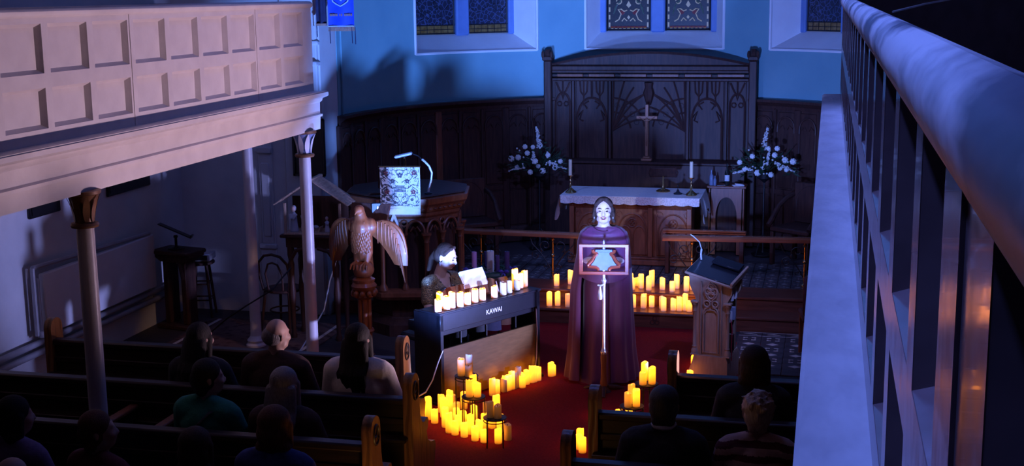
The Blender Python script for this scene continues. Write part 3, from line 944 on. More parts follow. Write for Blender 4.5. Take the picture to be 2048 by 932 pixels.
for k in range(5):
    a, b = divs[k] + .03, divs[k + 1] - .03
    m = MB().box((a, .035, .92), (b, .06, 2.10), .006)
    pn = m.build('panel', 'oak_dark', re)
    m = MB()
    wd = b - a
    y = .028
    def tb(pts, r=.011):
        m.tube([(p, y, q) for p, q in pts], r * 1.45, 6)
    if k in (0, 4):
        tb(arch(a + .015, b - .015, .95, 1.78, 7, .16))
        tb([(a + .02, 2.08), (a + .07, 1.97), (a + wd * .42, 1.94), (a + wd / 2, 1.86), (b - wd * .42, 1.94), (b - .07, 1.97), (b - .02, 2.08)], .009)
        tb([(a + wd / 2, 1.94), (a + wd / 2, 2.1)], .009)
        for q in (.3, .7):
            tb([(a + wd * q + .03 * cos(i), 1.80 + .03 * sin(i)) for i in range(7)], .007)
    elif k in (1, 3):
        tb(arch(a + .02, b - .02, .95, 1.62, 8, .26))
        tb([(a + wd / 2, 1.88), (a + wd / 2, 2.1)])
        for q in (.25, .75):
            tb([(a + wd * q, 1.78), (a + wd * q, 2.1)], .008)
            tb([(a + wd * (q - .12), 2.1), (a + wd * (q - .10), 1.96), (a + wd * q, 1.9), (a + wd * (q + .10), 1.96), (a + wd * (q + .12), 2.1)], .008)
        for s in (-1, 1):
            tb([(a + wd / 2 + s * (wd / 2 - .03), 1.64), (a + wd / 2 + s * (wd / 2 - .09), 1.72), (a + wd / 2 + s * (wd / 2 - .05), 1.60), (a + wd / 2 + s * (wd / 2 - .10), 1.58)], .008)
            tb([(a + wd / 2 + s * .04, 1.84), (a + wd / 2 + s * .10, 1.80), (a + wd / 2 + s * .06, 1.74)], .008)
    else:
        # fan of ribs springing from both sides to a centre drop
        for s in (-1, 1):
            ox = s * .47
            for q in range(6):
                an = radians(88 - q * 15)
                tb([(ox - s * t * .52 * cos(an), 1.46 + t * .66 * sin(an) + .05 * sin(t * pi)) for t in (0, .2, .4, .6, .8, 1)], .0085)
            for rr in (.24, .42):
                tb([(ox - s * rr * cos(radians(8 + 10 * i)), 1.46 + rr * sin(radians(8 + 10 * i))) for i in range(9)], .008)
            for q in range(4):
                an = radians(20 + 20 * q)
                cxx, czz = ox - s * .33 * cos(an), 1.46 + .33 * sin(an)
                m.tube([(cxx + .032 * cos(2 * pi * i / 10), y, czz + .032 * sin(2 * pi * i / 10)) for i in range(10)], .006, 5, True)
        tb([(-.47, 1.46), (-.3, 1.80), (0, 1.96), (.3, 1.80), (.47, 1.46)], .012)
        m.lathe([(.03, 1.80), (.05, 1.86), (.075, 1.95), (.05, 2.02), (.06, 2.08)], 8, (0, .02, 0))
    m.build('tracery', 'oak_dark', pn)
m = MB().box((-1.24, -.26, .0), (1.24, .05, 1.06), .0).box((-1.26, -.29, 1.06), (1.26, .05, 1.10), .012)
m.build('gradine', 'oak_dark', re)

# standing cross
c = root('altar_cross', (-2.215, 16.34, 1.42), 0, 'tall brass cross standing on the ledge of the reredos', 'cross')
m = MB().box((-.07, -.05, 0), (.07, .05, .035), .008).box((-.045, -.035, .035), (.045, .035, .06), .008)
m.build('base', 'cross_brass', c)
MB().box((-.022, -.018, .06), (.022, .018, .72), .006).build('upright', 'cross_brass', c)
MB().box((-.135, -.016, .535), (.135, .016, .575), .006).build('crossbar', 'cross_brass', c)
m = MB().cap((0, -.024, .38), (0, -.026, .50), .012, .016, 8).cap((0, -.024, .2), (0, -.024, .38), .007, .012, 8).ell((0, -.03, .54), .015, 8, 6)
m.cap((.01, -.024, .51), (.10, -.022, .56), .007, .005, 8).cap((-.01, -.024, .51), (-.10, -.022, .56), .007, .005, 8)
m.build('corpus', 'cross_brass', c)

# altar
AX = -2.245
al = root('altar', (AX, 15.1, ZF), 0, 'carved oak altar table with three tracery panels, under the white cloth', 'altar')
W = .735
MB().box((-W + .03, .06, .05), (W - .03, .66, .72)).build('body', 'oak_mid', al)
m = MB().box((-W - .02, -.01, 0), (W + .02, .69, .07), .012).box((-W, .0, .07), (W, .68, .10), .01)
m.build('plinth', 'oak_mid', al)
m = MB().box((-W - .03, -.03, .765), (W + .03, .69, .80), .01).box((-W - .08, -.05, .80), (W + .08, .70, .825), .008)
m.sweep([(0, .68), (.0, .765), (-.05, .765), (-.03, .72)], [(x, .03, 0, 1) for x in (-W, W)])
m.build('top', 'oak_mid', al)
m = MB()
for i in range(22):
    x = -W + .05 + i * .065
    m.tube([(x - .02, -.008, .745), (x, -.014, .715 + .02 * (i % 2)), (x + .02, -.008, .745), (x + .01, -.01, .755)], .008, 5)
m.build('carved_frieze', 'oak_mid', al)
for x in (-W + .03, -W / 3, W / 3, W - .03):
    m = MB().box((x - .03, .0, .10), (x + .03, .08, .70), .008)
    m.build('pilaster', 'oak_mid', al)
for k in range(3):
    a, b = -W + .07 + k * .49 - .0, -W + .07 + k * .49 + .40
    m = MB().box((a, .035, .12), (b, .06, .68), .006)
    pn = m.build('panel', 'oak_mid', al)
    m = MB()
    m.tube([(p, .03, q) for p, q in arch(a + .02, b - .02, .13, .38, 8, .24)], .012, 6)
    for s in (-1, 1):
        cxx = (a + b) / 2 + s * .085
        m.tube([(p, .03, q) for p, q in arch(cxx - .075, cxx + .075, .13, .34, 6, .13)], .009, 6)
        m.tube([((a + b) / 2 + s * .16 + .035 * cos(i * .7), .03, .61 + .035 * sin(i * .7)) for i in range(8)], .008, 5)
    m.tube([((a + b) / 2 + .05 * cos(2 * pi * i / 12), .03, .51 + .05 * sin(2 * pi * i / 12)) for i in range(12)], .009, 6, True)
    for q in range(4):
        m.ell(((a + b) / 2 + .022 * cos(q * pi / 2), .03, .51 + .022 * sin(q * pi / 2)), .013, 8, 6)
    m.build('tracery', 'oak_mid', pn)

cl = root('altar_cloth', (AX, 15.1, 1.147), 0, 'white linen cloth with a lace edge, draped over the altar', 'cloth')
m = MB()
m.box((-.84, -.055, 0), (.84, .71, .010), .004)
m.build('top_linen', 'white_cloth', cl)
m = MB()
m.grid(lambda u, v: (-.83 + 1.66 * u, -.062 - .008 * sin(u * 60) * v, .008 - v * (.085 + .012 * abs(sin(u * 34)))), 120, 4)
m.grid(lambda u, v: (-.83 + 1.66 * u, -.054 - .006 * sin(u * 60) * v, .006 - v * (.083 + .012 * abs(sin(u * 34)))), 120, 4)
m.build('lace_edge', 'lace_cloth', cl)
for s in (-1, 1):
    m = MB()
    for off in (0, .006):
        m.grid(lambda u, v: (s * (.835 + .05 * sin(v * 1.6) + .016 * sin(u * 20 + v * 2) * v - off), -.062 + .765 * u + .02 * v * sin(u * 12), .008 - v * (.30 - .10 * sin(u * pi) * 1.0 + .02 * sin(u * 31))), 40, 10)
    m.build('side_drop', 'white_cloth', cl)

def candlestick(x, y, z, label):
    k = root('altar_candlestick', (x, y, z), 0, label, 'candlestick', 'brass altar candlesticks')
    m = MB().lathe([(.062, 0), (.064, .008), (.05, .016), (.03, .03), (.014, .05), (.010, .07), (.016, .08), (.022, .092), (.016, .104), (.009, .115), (.009, .14), (.014, .15), (.009, .16), (.009, .19), (.016, .20), (.036, .206), (.038, .214), (.014, .216)], 20)
    for q in range(3):
        a = q * 2 * pi / 3 + .5
        m.tube([(0, 0, .06), (.04 * cos(a), .04 * sin(a), .03), (.07 * cos(a), .07 * sin(a), .004)], [.012, .009, .011], 8)
    m.build('stick', 'brass', k)
    t = MB().lathe([(.021, .214), (.021, .40), (.017, .405), (.012, .400)], 16).build('taper', 'ivory_wax', k)
    MB().cyl((0, 0, .398), (0, 0, .415), .002, .0015, 6).build('wick', 'wick', t)
candlestick(-2.99, 15.24, 1.157, 'brass candlestick with a cream candle at the end of the altar nearest the pulpit')
candlestick(-1.535, 15.26, 1.157, 'brass candlestick with a cream candle at the end of the altar nearest the bottles')

ms = root('missal_stand', (-1.90, 15.52, 1.157), radians(4), 'brass missal stand with an open book rest on the altar', 'book stand')
MB().lathe([(.085, 0), (.088, .01), (.07, .02), (.03, .035), (.014, .05), (.012, .17), (.018, .18), (.012, .19)], 20).build('foot', 'brass', ms)
m = MB().at((0, 0, .22), rx=radians(28))
m.box((-.16, -.006, -.05), (.16, .006, .08), .003)
for s in (-1, 1):
    m.tube([(s * .16, 0, -.05), (s * .175, 0, .015), (s * .15, 0, .09)], .008, 6)
m.tube([(-.16, -.02, -.05), (.16, -.02, -.05)], .008, 6)
m.build('rest', 'oak_dark', ms)
mc = root('altar_microphone', (-1.70, 15.33, 1.157), 0, 'small black microphone on a round foot on the altar', 'microphone')
MB().lathe([(.05, 0), (.052, .012), (.03, .022), (.02, .03), (.012, .055), (.006, .06)], 18).build('foot', 'black_plastic', mc)
m = MB().tube([(0, 0, .06), (0, .01, .09)], .004, 6).ell((0, .012, .10), (.01, .01, .014), 8, 6); m.build('capsule', 'black_plastic', mc)
MB().tube([(.05, 0, .006), (.1, -.02, .005), (.17, .02, .005), (.24, .1, .005)], .004, 6).build('cable', 'black_plastic', mc)

# credence table with bottles
ct = root('credence_table', (-1.17, 15.93, ZF), 0, 'small oak credence table with a pointed arch, beside the altar', 'table')
MB().box((-.24, -.02, .83), (.24, .26, .86), .008).build('top', 'oak_mid', ct)
m = MB()
m.prism([(-.20, 0), (-.20, .83), (.20, .83), (.20, 0), (.135, 0)] + [(p, q) for p, q in reversed(arch(-.13, .13, 0, .48, 8, .24))] + [(-.135, 0)], 0, .03)
m.build('arched_front', 'oak_mid', ct)
for s in (-1, 1):
    MB().box((s * .20 - .018, .0, 0), (s * .20 + .018, .25, .83), .005).build('side', 'oak_mid', ct)
MB().box((-.19, .23, 0), (.19, .25, .83)).build('back', 'oak_dark', ct)
def bottle(x, y, z, h, r, mt, label, lab=None):
    b = root('bottle', (x, y, z), 0, label, 'bottle', 'bottles by the altar')
    MB().lathe([(r * .9, 0), (r, .01), (r, h * .58), (r * .8, h * .66), (r * .38, h * .76), (r * .36, h * .95), (r * .42, h * .955), (r * .42, h)], 16).build('glass_body', mt, b)
    if lab:
        MB().lathe([(r * 1.02, h * .2), (r * 1.02, h * .48)], 16).build('paper_label', lab, b)
bottle(-1.36, 15.98, 1.18, .19, .026, 'bottle_clear', 'tall clear bottle at the left of the credence table')
bottle(-1.315, 15.96, 1.18, .12, .018, 'bottle_clear', 'small bright clear cruet next to the tall clear bottle')
bottle(-1.17, 16.00, 1.18, .27, .030, 'bottle_dark', 'dark wine bottle with a white label by the flowers', 'paper')
t = root('folded_napkin', (-1.03, 15.96, 1.18), .3, 'folded white napkin at the flower end of the credence table', 'napkin')
m = MB().box((-.07, -.045, 0), (.07, .045, .014), .005); m.build('lower_fold', 'white_cloth', t)
m = MB().at((.01, .005, .013), ry=.12).box((-.05, -.035, 0), (.055, .03, .014), .005); m.build('upper_fold', 'white_cloth', t)
m = MB().at((-1.24, 15.94, 1.18), rz=.5).box((-.05, -.01, 0), (.05, .01, .008), .003).ell((.05, 0, .005), (.02, .016, .006), 8, 6)
tag(m.build('altar_spoon', 'silver'), 'little silver spoon lying between the bottles', 'spoon')

# flower arrangements
def flowers(x, y, zc, label, seed, mirror):
    rn = random.Random(seed)
    f = root('flower_arrangement', (x, y, ZF), 0, label, 'flowers', 'white altar flowers')
    h = zc - ZF
    m = MB().lathe([(.14, 0), (.14, .015), (.03, .03), (.012, .06), (.012, h - .22), (.03, h - .2), (.09, h - .16), (.10, h - .10), (.085, h - .08)], 18)
    for q in range(3):
        a = q * 2 * pi / 3
        m.tube([(.012 * cos(a), .012 * sin(a), .25), (.1 * cos(a), .1 * sin(a), .12), (.15 * cos(a), .15 * sin(a), .0)], .009, 6)
    m.build('pedestal', 'black_iron', f)
    m = MB()
    for i in range(150):
        a = rn.uniform(0, 2 * pi); t = rn.random() ** .6
        rr = .36 * t
        zz = h - .10 + (1 - t) * .34 * rn.random() + rn.uniform(-.04, .10)
        bx, by = rr * cos(a), rr * .55 * sin(a)
        l = rn.uniform(.05, .11)
        dx, dz = cos(a) * l, rn.uniform(-.4, 1.0) * l
        px_, pz_ = -sin(a) * l * .25, 0
        m.add([(bx, by, zz), (bx + dx * .5 + px_, by + sin(a) * l * .5, zz + dz * .5 + .01), (bx + dx, by + sin(a) * l, zz + dz), (bx + dx * .5 - px_, by + sin(a) * l * .5, zz + dz * .5 - .012), (bx + dx * .5, by + sin(a) * l * .5 - .006, zz + dz * .5 - .004)],
              [(0, 1, 4), (1, 2, 4), (2, 3, 4), (3, 0, 4)])
    for i in range(26):
        a = rn.uniform(0, 2 * pi); ln = rn.uniform(.15, .36)
        m.tube([(0, 0, h - .12), (cos(a) * ln * .5, sin(a) * ln * .3, h + .02), (cos(a) * ln, sin(a) * ln * .55, h - .06 + rn.uniform(0, .28))], .004, 4)
    tag(m.build('foliage', 'leaf', f), kind='stuff')
    def rose(cx_, cy_, cz_, r):
        q = MB()
        q.ell((cx_, cy_, cz_), (r * .55, r * .5, r * .55), 8, 6)
        for ring, cnt_, sc in ((0, 5, .62), (1, 7, .95)):
            for k in range(cnt_):
                a = 2 * pi * k / cnt_ + ring * .4
                q.ell((cx_ + r * sc * .62 * cos(a), cy_ - r * .3 + r * .35 * ring, cz_ + r * sc * .62 * sin(a)), (r * .42, r * .28, r * .42), 7, 5)
        q.build('rose', 'petal', f)
    spots = [(-.24, -.02, .036), (.02, .06, .040), (.13, .16, .036), (.26, .10, .04), (.36, .08, .042), (.09, -.08, .036), (-.08, -.06, .042), (-.31, .06, .034), (.20, .0, .032), (.05, .24, .03), (-.15, .14, .034), (.16, .24, .034), (-.02, .0, .030), (.28, -.02, .03)]
    for (a, b, r) in spots:
        sx_ = -a if mirror else a
        rose(sx_ * .95, -.16 + .25 * abs(a) ** 1.5, h + b - .02, r)
    def spire(p0, p1, n, r):
        q = MB()
        p0, p1 = V(p0), V(p1)
        q.tube([p0, p1], .004, 5)
        for i in range(n * 5):
            t = rn.random()
            a = rn.uniform(0, 2 * pi)
            c_ = p0 + (p1 - p0) * t
            rr = r * (1 - .6 * t) * rn.uniform(.5, 1.0)
            q.ell((c_.x + rr * cos(a), c_.y + rr * sin(a), c_.z + rr * .5 * sin(a)), .0075 + .005 * (1 - t), 6, 4)
        q.build('flower_spike', 'petal', f)
    sg = -1 if mirror else 1
    spire((-.02 * sg, -.05, h + .20), (.03 * sg, -.02, h + .46), 17, .036)
    spire((-.16, -.15, h - .03), (-.38, -.10, h - .10), 10, .03)
    spire((.14, -.15, h + .04), (.36, -.10, h - .06), 10, .03)
    spire((.03 * sg, -.16, h + .02), (.06 * sg, -.12, h + .2), 8, .024)
    q = MB()
    for i in range(14):
        a, t = rn.uniform(-.3, .3), rn.uniform(-.1, .22)
        q.ell((a, -.17 + .1 * abs(a), h + t), .012, 6, 5)
    tag(q.build('small_buds', 'petal', f), kind='stuff')
flowers(-3.53, 15.95, 1.42, 'white flower arrangement with a tall spike, on the pulpit side of the altar', 3, True)
flowers(-.72, 16.02, 1.44, 'white flower arrangement with a tall spike, beside the credence table', 5, False)

# sanctuary chairs
def sanctuary_chair(x, y, rz, label):
    k = root('sanctuary_chair', (x, y, ZF), rz, label, 'chair', 'dark oak sanctuary chairs')
    MB().box((-.28, -.25, .40), (.28, .25, .46), .015).build('seat', 'oak_dark', k)
    m = MB().box((-.27, .21, .46), (.27, .25, .95), .01)
    m.tube([(p, .22, q) for p, q in arch(-.24, .24, .5, .70, 6, .22)], .014, 6)
    m.build('backrest', 'oak_dark', k)
    for s in (-1, 1):
        MB().tube([(s * .28, .22, .80), (s * .30, .10, .76), (s * .30, -.05, .68), (s * .29, -.2, .52), (s * .29, -.26, .47)], [.03, .03, .03, .035, .03], 8).build('arm', 'oak_dark', k)
        for yy in (-.22, .22):
            MB().box((s * .25 - .025, yy - .025, 0), (s * .25 + .025, yy + .025, .40), .006).build('leg', 'oak_dark', k)
sanctuary_chair(-4.25, 15.25, radians(35), 'dark oak sanctuary chair with curved arms, between pulpit and flowers')
sanctuary_chair(-.25, 15.5, radians(-35), 'dark oak sanctuary chair with curved arms, below the credence side flowers')

# communion rail
def comm_rail(x0, y0, x1, y1, posts, label):
    d = V((x1 - x0, y1 - y0, 0))
    L = d.length
    k = root('communion_rail', (x0, y0, ZF), atan2(d.y, d.x), label, 'rail', 'communion rails')
    m = MB().sweep([(-.055, .505), (-.045, .49), (.045, .49), (.055, .505), (.055, .53), (.035, .548), (-.035, .548), (-.055, .53)], [(0, 0, 0, 1), (L, 0, 0, 1)])
    m.build('handrail', 'rail_wood', k)
    for p in posts:
        q = MB().lathe([(.035, 0), (.035, .012), (.012, .03), (.011, .06), (.020, .07), (.020, .082), (.011, .092), (.011, .25), (.022, .262), (.026, .275), (.022, .288), (.011, .30), (.011, .44), (.022, .452), (.024, .464), (.012, .475), (.02, .49)], 14, (p, 0, 0)).build('post', 'brass', k)
        for s in (-1, 1):
            g = MB()
            g.tube([(p + s * .012, 0, .10), (p + s * .07, 0, .20), (p + s * .14, 0, .30), (p + s * .24, 0, .40), (p + s * .27, 0, .49)], .007, 6)
            def spiral(cx_, cz_, r, turn, st):
                g.tube([(cx_ + s * r * (1 - i / 18) * cos(st + turn * i / 14 * 2 * pi), 0, cz_ + r * (1 - i / 18) * sin(st + turn * i / 14 * 2 * pi)) for i in range(15)], .006, 6)
            spiral(p + s * .085, .385, .07, 1.2, -1.2)
            spiral(p + s * .20, .27, .055, -1.2, 1.9)
            spiral(p + s * .075, .15, .04, 1.1, 2.6)
            g.ell((p + s * .14, 0, .33), (.018, .006, .03), 8, 6)
            g.build('scrollwork', 'black_iron', q)
comm_rail(-4.15, 14.24, -2.62, 14.16, (.3, 1.16), 'wooden communion rail on brass posts, left of the singer')
comm_rail(-1.74, 14.20, 0.3, 14.36, (.33, 1.56), 'wooden communion rail on brass posts, right of the singer')
kd = root('kneeling_desk', (-1.80, 14.66, ZF), 0, 'long prayer desk with a ledge, behind the right communion rail', 'desk')
m = MB().box((0, .02, .48), (.95, .20, .505), .006).box((0, .0, .505), (.95, .05, .53), .008)
m.build('top', 'rail_wood', kd)
for x in (.05, .9):
    MB().box((x - .025, .05, 0), (x + .025, .18, .48), .006).build('leg', 'oak_dark', kd)

# ================================================================== PULPIT
pu = root('pulpit', (-4.32, 13.02, 0), 0, 'octagonal carved oak pulpit with an arcade of colonnettes', 'pulpit')
PH = pi / 8 + radians(13)
MB().lathe([(.50, 0), (.50, .12), (.46, .16), (.44, .2)], 8, ph=PH).build('plinth', 'oak_dark', pu)
MB().lathe([(.42, .18), (.42, .42), (.52, .50), (.52, 1.28)], 8, ph=PH).build('drum', 'oak_dark', pu, 20)
MB().lathe([(.62, .42), (.66, .46), (.66, .50), (.60, .53)], 8, ph=PH).build('ledge_ring', 'oak_mid', pu, 20)
MB().lathe([(.57, 1.27), (.60, 1.30), (.60, 1.33), (.63, 1.35), (.655, 1.40), (.69, 1.43), (.70, 1.46), (.70, 1.49), (.66, 1.50), (.50, 1.50), (.48, 1.44)], 8, ph=PH).build('cornice', 'oak_mid', pu, 20)
m = MB().lathe([(.655, 1.50), (.67, 1.51), (.655, 1.52), (.50, 1.52)], 8, ph=PH); m.build('desk_rim', 'oak_dark', pu, 20)
for k in range(8):
    a0 = PH + k * pi / 4
    a1 = a0 + pi / 4
    p0 = V((.60 * cos(a0), .60 * sin(a0), 0)); p1 = V((.60 * cos(a1), .60 * sin(a1), 0))
    def colonnette(p, r, nm='colonnette'):
        q = MB().lathe([(r * 2, .52), (r * 2, .55), (r * 1.3, .58), (r, .60), (r, 1.02), (r * 1.3, 1.03), (r * 1.1, 1.045), (r * 1.9, 1.10), (r * 2.2, 1.105), (r * 2.2, 1.125)], 12, (p.x, p.y, 0))
        q.build(nm, 'oak_mid', pu)
    colonnette(p0, .024)
    mid = (p0 + p1) / 2
    colonnette(mid * .98, .018)
    ang = atan2(mid.y, mid.x)
    m = MB().at((mid.x * .955, mid.y * .955, 0), rz=ang + pi / 2)
    hl = (p1 - p0).length / 2
    for s in (-1, 1):
        xa, xb = sorted((0, s * hl))
        m.tube([(p, -.012, q) for p, q in arch(xa + .02, xb - .02, 1.12, 1.13, 6, .12)], .014, 6)
        m.tube([(xa + (xb - xa) * .28, -.01, 1.14), (xa + (xb - xa) * .42, -.012, 1.19), (xa + (xb - xa) * .5, -.01, 1.165), (xa + (xb - xa) * .58, -.012, 1.19), (xa + (xb - xa) * .72, -.01, 1.14)], .009, 5)
    m.tube([(.032 * cos(2 * pi * i / 12), -.012, 1.225 + .032 * sin(2 * pi * i / 12)) for i in range(12)], .009, 6, True)
    m.box((-hl, -.004, 1.23), (hl, .03, 1.275), .006)
    for i in range(7):
        m.ell((-hl + hl * 2 * (i + .5) / 7, -.07, 1.375), (.026, .012, .014), 8, 5)
    m.build('arcade_head', 'oak_mid', pu)
m = MB().at((-.02, -.50, 0), rz=radians(10))
m.box((-.24, -.02, 1.50), (.24, .26, 1.54), .01)
m.build('desk_board', 'oak_dark', pu)
m = MB().at((.035, -.575, 0), rz=radians(8))
m.prism([(-.045, 1.12), (-.045, 1.24), (0, 1.36), (.045, 1.24), (.045, 1.12), (.028, 1.12), (.028, 1.22), (0, 1.29), (-.028, 1.22), (-.028, 1.12)], -.03, .0)
m.box((-.018, -.025, 1.14), (.018, -.01, 1.20), .003)
tag(m.build('gablet', 'column_paint', pu), label='small carved gablet under the fall, its highlight painted pale')  # carved wood; the pale coat stands for its highlight
m = MB().at((.05, -.4, 0), rz=radians(10)); m.tube([(0, 0, 1.52), (0, 0, 1.62), (0, -.05, 1.72)], .014, 8); m.box((-.2, -.19, 1.60), (.2, -.17, 1.80), .004)
m.build('book_slope', 'oak_dark', pu)

fa = root('pulpit_fall', (-4.185, 12.36, 1.34), radians(9), 'embroidered white pulpit fall with a dark flower pattern', 'textile')
m = MB()
m.grid(lambda u, v: (-.205 + .41 * u, .006 * sin(u * 7) * (1 - v) - .0, .06 + v * .43), 16, 12)
m.grid(lambda u, v: (-.205 + .41 * u, .006 * sin(u * 7) * (1 - v) + .008, .06 + v * .43), 16, 12)
m.build('linen', 'tapestry', fa)
MB().box((-.203, -.001, .0), (.203, .009, .062), .002).build('hem_band', 'white_cloth', fa)
em, em2 = MB(), MB()
def st(b, pts, r=.0062):
    for s in (-1, 1):
        b.tube([(s * p, -.0055, q) for p, q in pts], r, 5, flat=.4)
st(em, [(.0, .10), (.05, .09), (.10, .11), (.15, .09), (.19, .10)])
st(em, [(.02, .12), (.07, .14), (.09, .19), (.05, .22), (.03, .18)])
st(em, [(.09, .19), (.15, .20), (.18, .25), (.14, .28), (.11, .25)])
st(em, [(.03, .28), (.08, .27), (.13, .31), (.18, .30), (.19, .35)])
st(em, [(.02, .33), (.06, .36), (.10, .35), (.13, .39), (.10, .43), (.06, .41)])
st(em, [(.14, .37), (.18, .40), (.17, .45), (.12, .46)])
st(em, [(.0, .46), (.04, .45), (.08, .47)])
st(em, [(.16, .12), (.19, .16), (.17, .20)])
st(em, [(.05, .14), (.02, .10)], .007)
for k in range(5):
    em.box((-.06 + .006 * k, -.008, .235 + .014 * k), (.06 - .006 * k, -.004, .241 + .014 * k))
em.tube([(-.06, -.006, .23), (-.05, -.006, .19), (-.02, -.006, .17), (0, -.006, .12), (.02, -.006, .17), (.05, -.006, .19), (.06, -.006, .23)], .006, 5, flat=.4)
for (fx, fz, r) in ((.075, .345, .026), (.145, .43, .028), (.135, .235, .028), (.0, .405, .03), (.12, .155, .018), (.055, .125, .016)):
    for s in ((-1, 1) if fx else (1,)):
        for q in range(5):
            a = q * 2 * pi / 5 + .3
            (em2 if fz in (.43, .235) else em).ell((s * fx + r * .55 * cos(a), -.004, fz + r * .55 * sin(a)), (r * .4, .004, r * .4), 7, 5)
for i in range(150):
    fx, fz = random.uniform(.01, .195), random.uniform(.075, .48)
    st(em, [(fx, fz), (fx + random.uniform(-.012, .012), fz + random.uniform(.008, .022))], random.uniform(.0035, .0065))
tag(em.build('dark_embroidery', 'thread_dark', fa), kind='stuff')
em2.build('red_embroidery', 'thread_red', fa)
MB().tube([(-.215, .004, .492), (.215, .004, .492)], .008, 8).build('hanging_rod', 'brass', fa)

pl = root('pulpit_lamp', (-4.19, 12.56, 1.74), radians(12), 'brass reading lamp with a long bar shade on the pulpit', 'lamp')
m = MB().tube([(0, 0, 0), (0, 0, .12), (-.005, -.02, .16)], .009, 8); m.lathe([(.03, 0), (.03, .01), (.012, .02)], 12); m.build('stem', 'brass', pl)
m = MB().at((-.01, -.03, .175), ry=-.22)
m.box((-.095, -.035, 0), (.095, .035, .03), .012)
m.build('bar_shade', 'pale_metal', pl)
gm = root('pulpit_microphone', (-3.97, 12.62, 1.52), 0, 'pale gooseneck microphone rising from the pulpit', 'microphone')
MB().tube([(0, 0, 0), (.01, 0, .06), (.035, 0, .14), (.045, 0, .22), (.02, -.01, .29), (-.02, -.02, .335), (-.05, -.02, .36)], .012, 8).build('gooseneck', 'pale_metal', gm)
MB().tube([(-.05, -.02, .36), (-.10, -.03, .40), (-.16, -.03, .42)], .006, 6).build('capsule', 'black_plastic', gm)
MB().lathe([(.04, 0), (.04, .012), (.02, .02)], 14).build('foot', 'black_plastic', gm)

# ================================================================== EAGLE LECTERN
eg = root('eagle_lectern', (-4.12, 11.05, 0), radians(-8), 'carved wooden eagle lectern with spread wings, standing beside the pulpit', 'lectern')
MB().lathe([(.26, 0), (.26, .05), (.22, .08), (.18, .14), (.10, .20), (.08, .24)], 8).build('base', 'eagle_wood', eg, 20)
m = MB()
for q in range(6):
    a = q * pi / 3
    m.cyl((.045 * cos(a), .045 * sin(a), .22), (.045 * cos(a), .045 * sin(a), .80), .024, n=10)
m.lathe([(.05, .22), (.05, .8)], 12)
m.lathe([(.075, .45), (.085, .47), (.075, .49)], 16)
m.build('clustered_shaft', 'eagle_wood', eg)
m = MB().lathe([(.06, .77), (.10, .80), (.085, .84), (.11, .88), (.12, .90), (.095, .93), (.105, .96), (.07, .98)], 20)
for q in range(10):
    a = q * 2 * pi / 10
    m.ell((.10 * cos(a), .10 * sin(a), .83), (.028, .028, .035), 8, 6)
m.build('capital', 'eagle_wood', eg)
m = MB().ell((0, 0, 1.05), (.10, .10, .085), 16, 10)
for s in (-1, 1):
    for q in (-1, 0, 1):
        m.tube([(s * .05, -.04, 1.13), (s * .05 + q * .03, -.085, 1.10), (s * .05 + q * .035, -.10, 1.06)], [.016, .014, .006], 6)
m.build('globe_and_claws', 'eagle_wood', eg)
m = MB()
m.cap((0, .02, 1.20), (0, -.01, 1.46), .085, .10, 16)
m.cap((0, -.02, 1.48), (0, -.03, 1.58), .075, .05, 14)
m.ell((0, -.045, 1.615), (.046, .06, .048), 14, 10)
m.cap((0, -.095, 1.612), (0, -.125, 1.585), .020, .008, 10)
for s in (-1, 1):
    m.cap((s * .05, .0, 1.22), (s * .05, -.03, 1.12), .05, .026, 12)
    m.ell((s * .08, .01, 1.46), (.07, .06, .08), 12, 8)
m.cap((0, .06, 1.20), (0, .10, 1.05), .06, .05, 12)
b_ = fuse(m, 'body', 'eagle_wood', eg, .010, 3)
m = MB()
for i in range(9):
    for j in range(11):
        a = -pi / 2 + (j - 5) * .21 + (i % 2) * .1
        r = .094 + .006 * sin(i * .5)
        m.ell((r * cos(a) * .97, r * sin(a) * .97, 1.235 + i * .030 + .008 * ((j * 7 + i * 3) % 3)), (.017, .008, .027), 6, 5)
tag(m.build('breast_feathers', 'eagle_wood', b_), kind='stuff')
for s in (-1, 1):
    out = []
    N = 14
    def edge_out(t):   # outer rim of the wing from shoulder over the top to the tip
        return V((s * (.05 + .33 * sin(t * pi * .55) + .02 * t), .02 + .08 * t, 1.45 + .17 * sin(t * pi * .8) - .46 * t ** 1.6))
    def edge_in(t):
        return V((s * (.06 + .22 * t), .03 + .05 * t, 1.38 - .12 * t - .16 * t * t))
    m = MB()
    for off in (0, .022):
        m.grid(lambda u, v: tuple(edge_in(v) * (1 - u) + edge_out(v) * u + V((0, off - .02 * sin(u * pi), 0))), 8, N)
    m.tube([edge_out(i / 12) + V((0, .01, 0)) for i in range(13)], [.020] * 9 + [.016, .014, .012, .008], 8)
    wg = m.build('wing', 'eagle_wood', eg)
    m = MB()
    for i in range(9):
        t0 = .22 + i * .085
        a = edge_in(min(t0, .98)) * .35 + edge_out(min(t0, .98)) * .65
        tip = a + V((s * (-.02 + .02 * i * .3), .015, -.15 - .012 * i))
        m.tube([a + V((0, -.014, .06)), a + V((0, -.014, 0)), (a + tip) / 2 + V((0, -.01, 0)), tip], [.014, .020, .020, .006], 7, flat=.5)
    tag(m.build('flight_feathers', 'eagle_wood', wg), kind='stuff')
m = MB().at((0, .10, 1.44), rx=radians(-25)).box((-.20, -.01, 0), (.20, .015, .22), .005).box((-.20, -.05, -.0), (.20, .0, .015), .004)
m.build('book_rest', 'oak_dark', eg)
ph_ = root('phone_holder', (-4.03, 11.20, 1.50), radians(20), 'dark phone box with a bright edge behind the eagle', 'device')
MB().box((-.045, 0, 0), (.045, .03, .15), .006).build('case', 'black_plastic', ph_)
MB().box((.005, -.006, .03), (.022, .0, .12), .003).build('bright_edge', 'pale_metal', ph_)

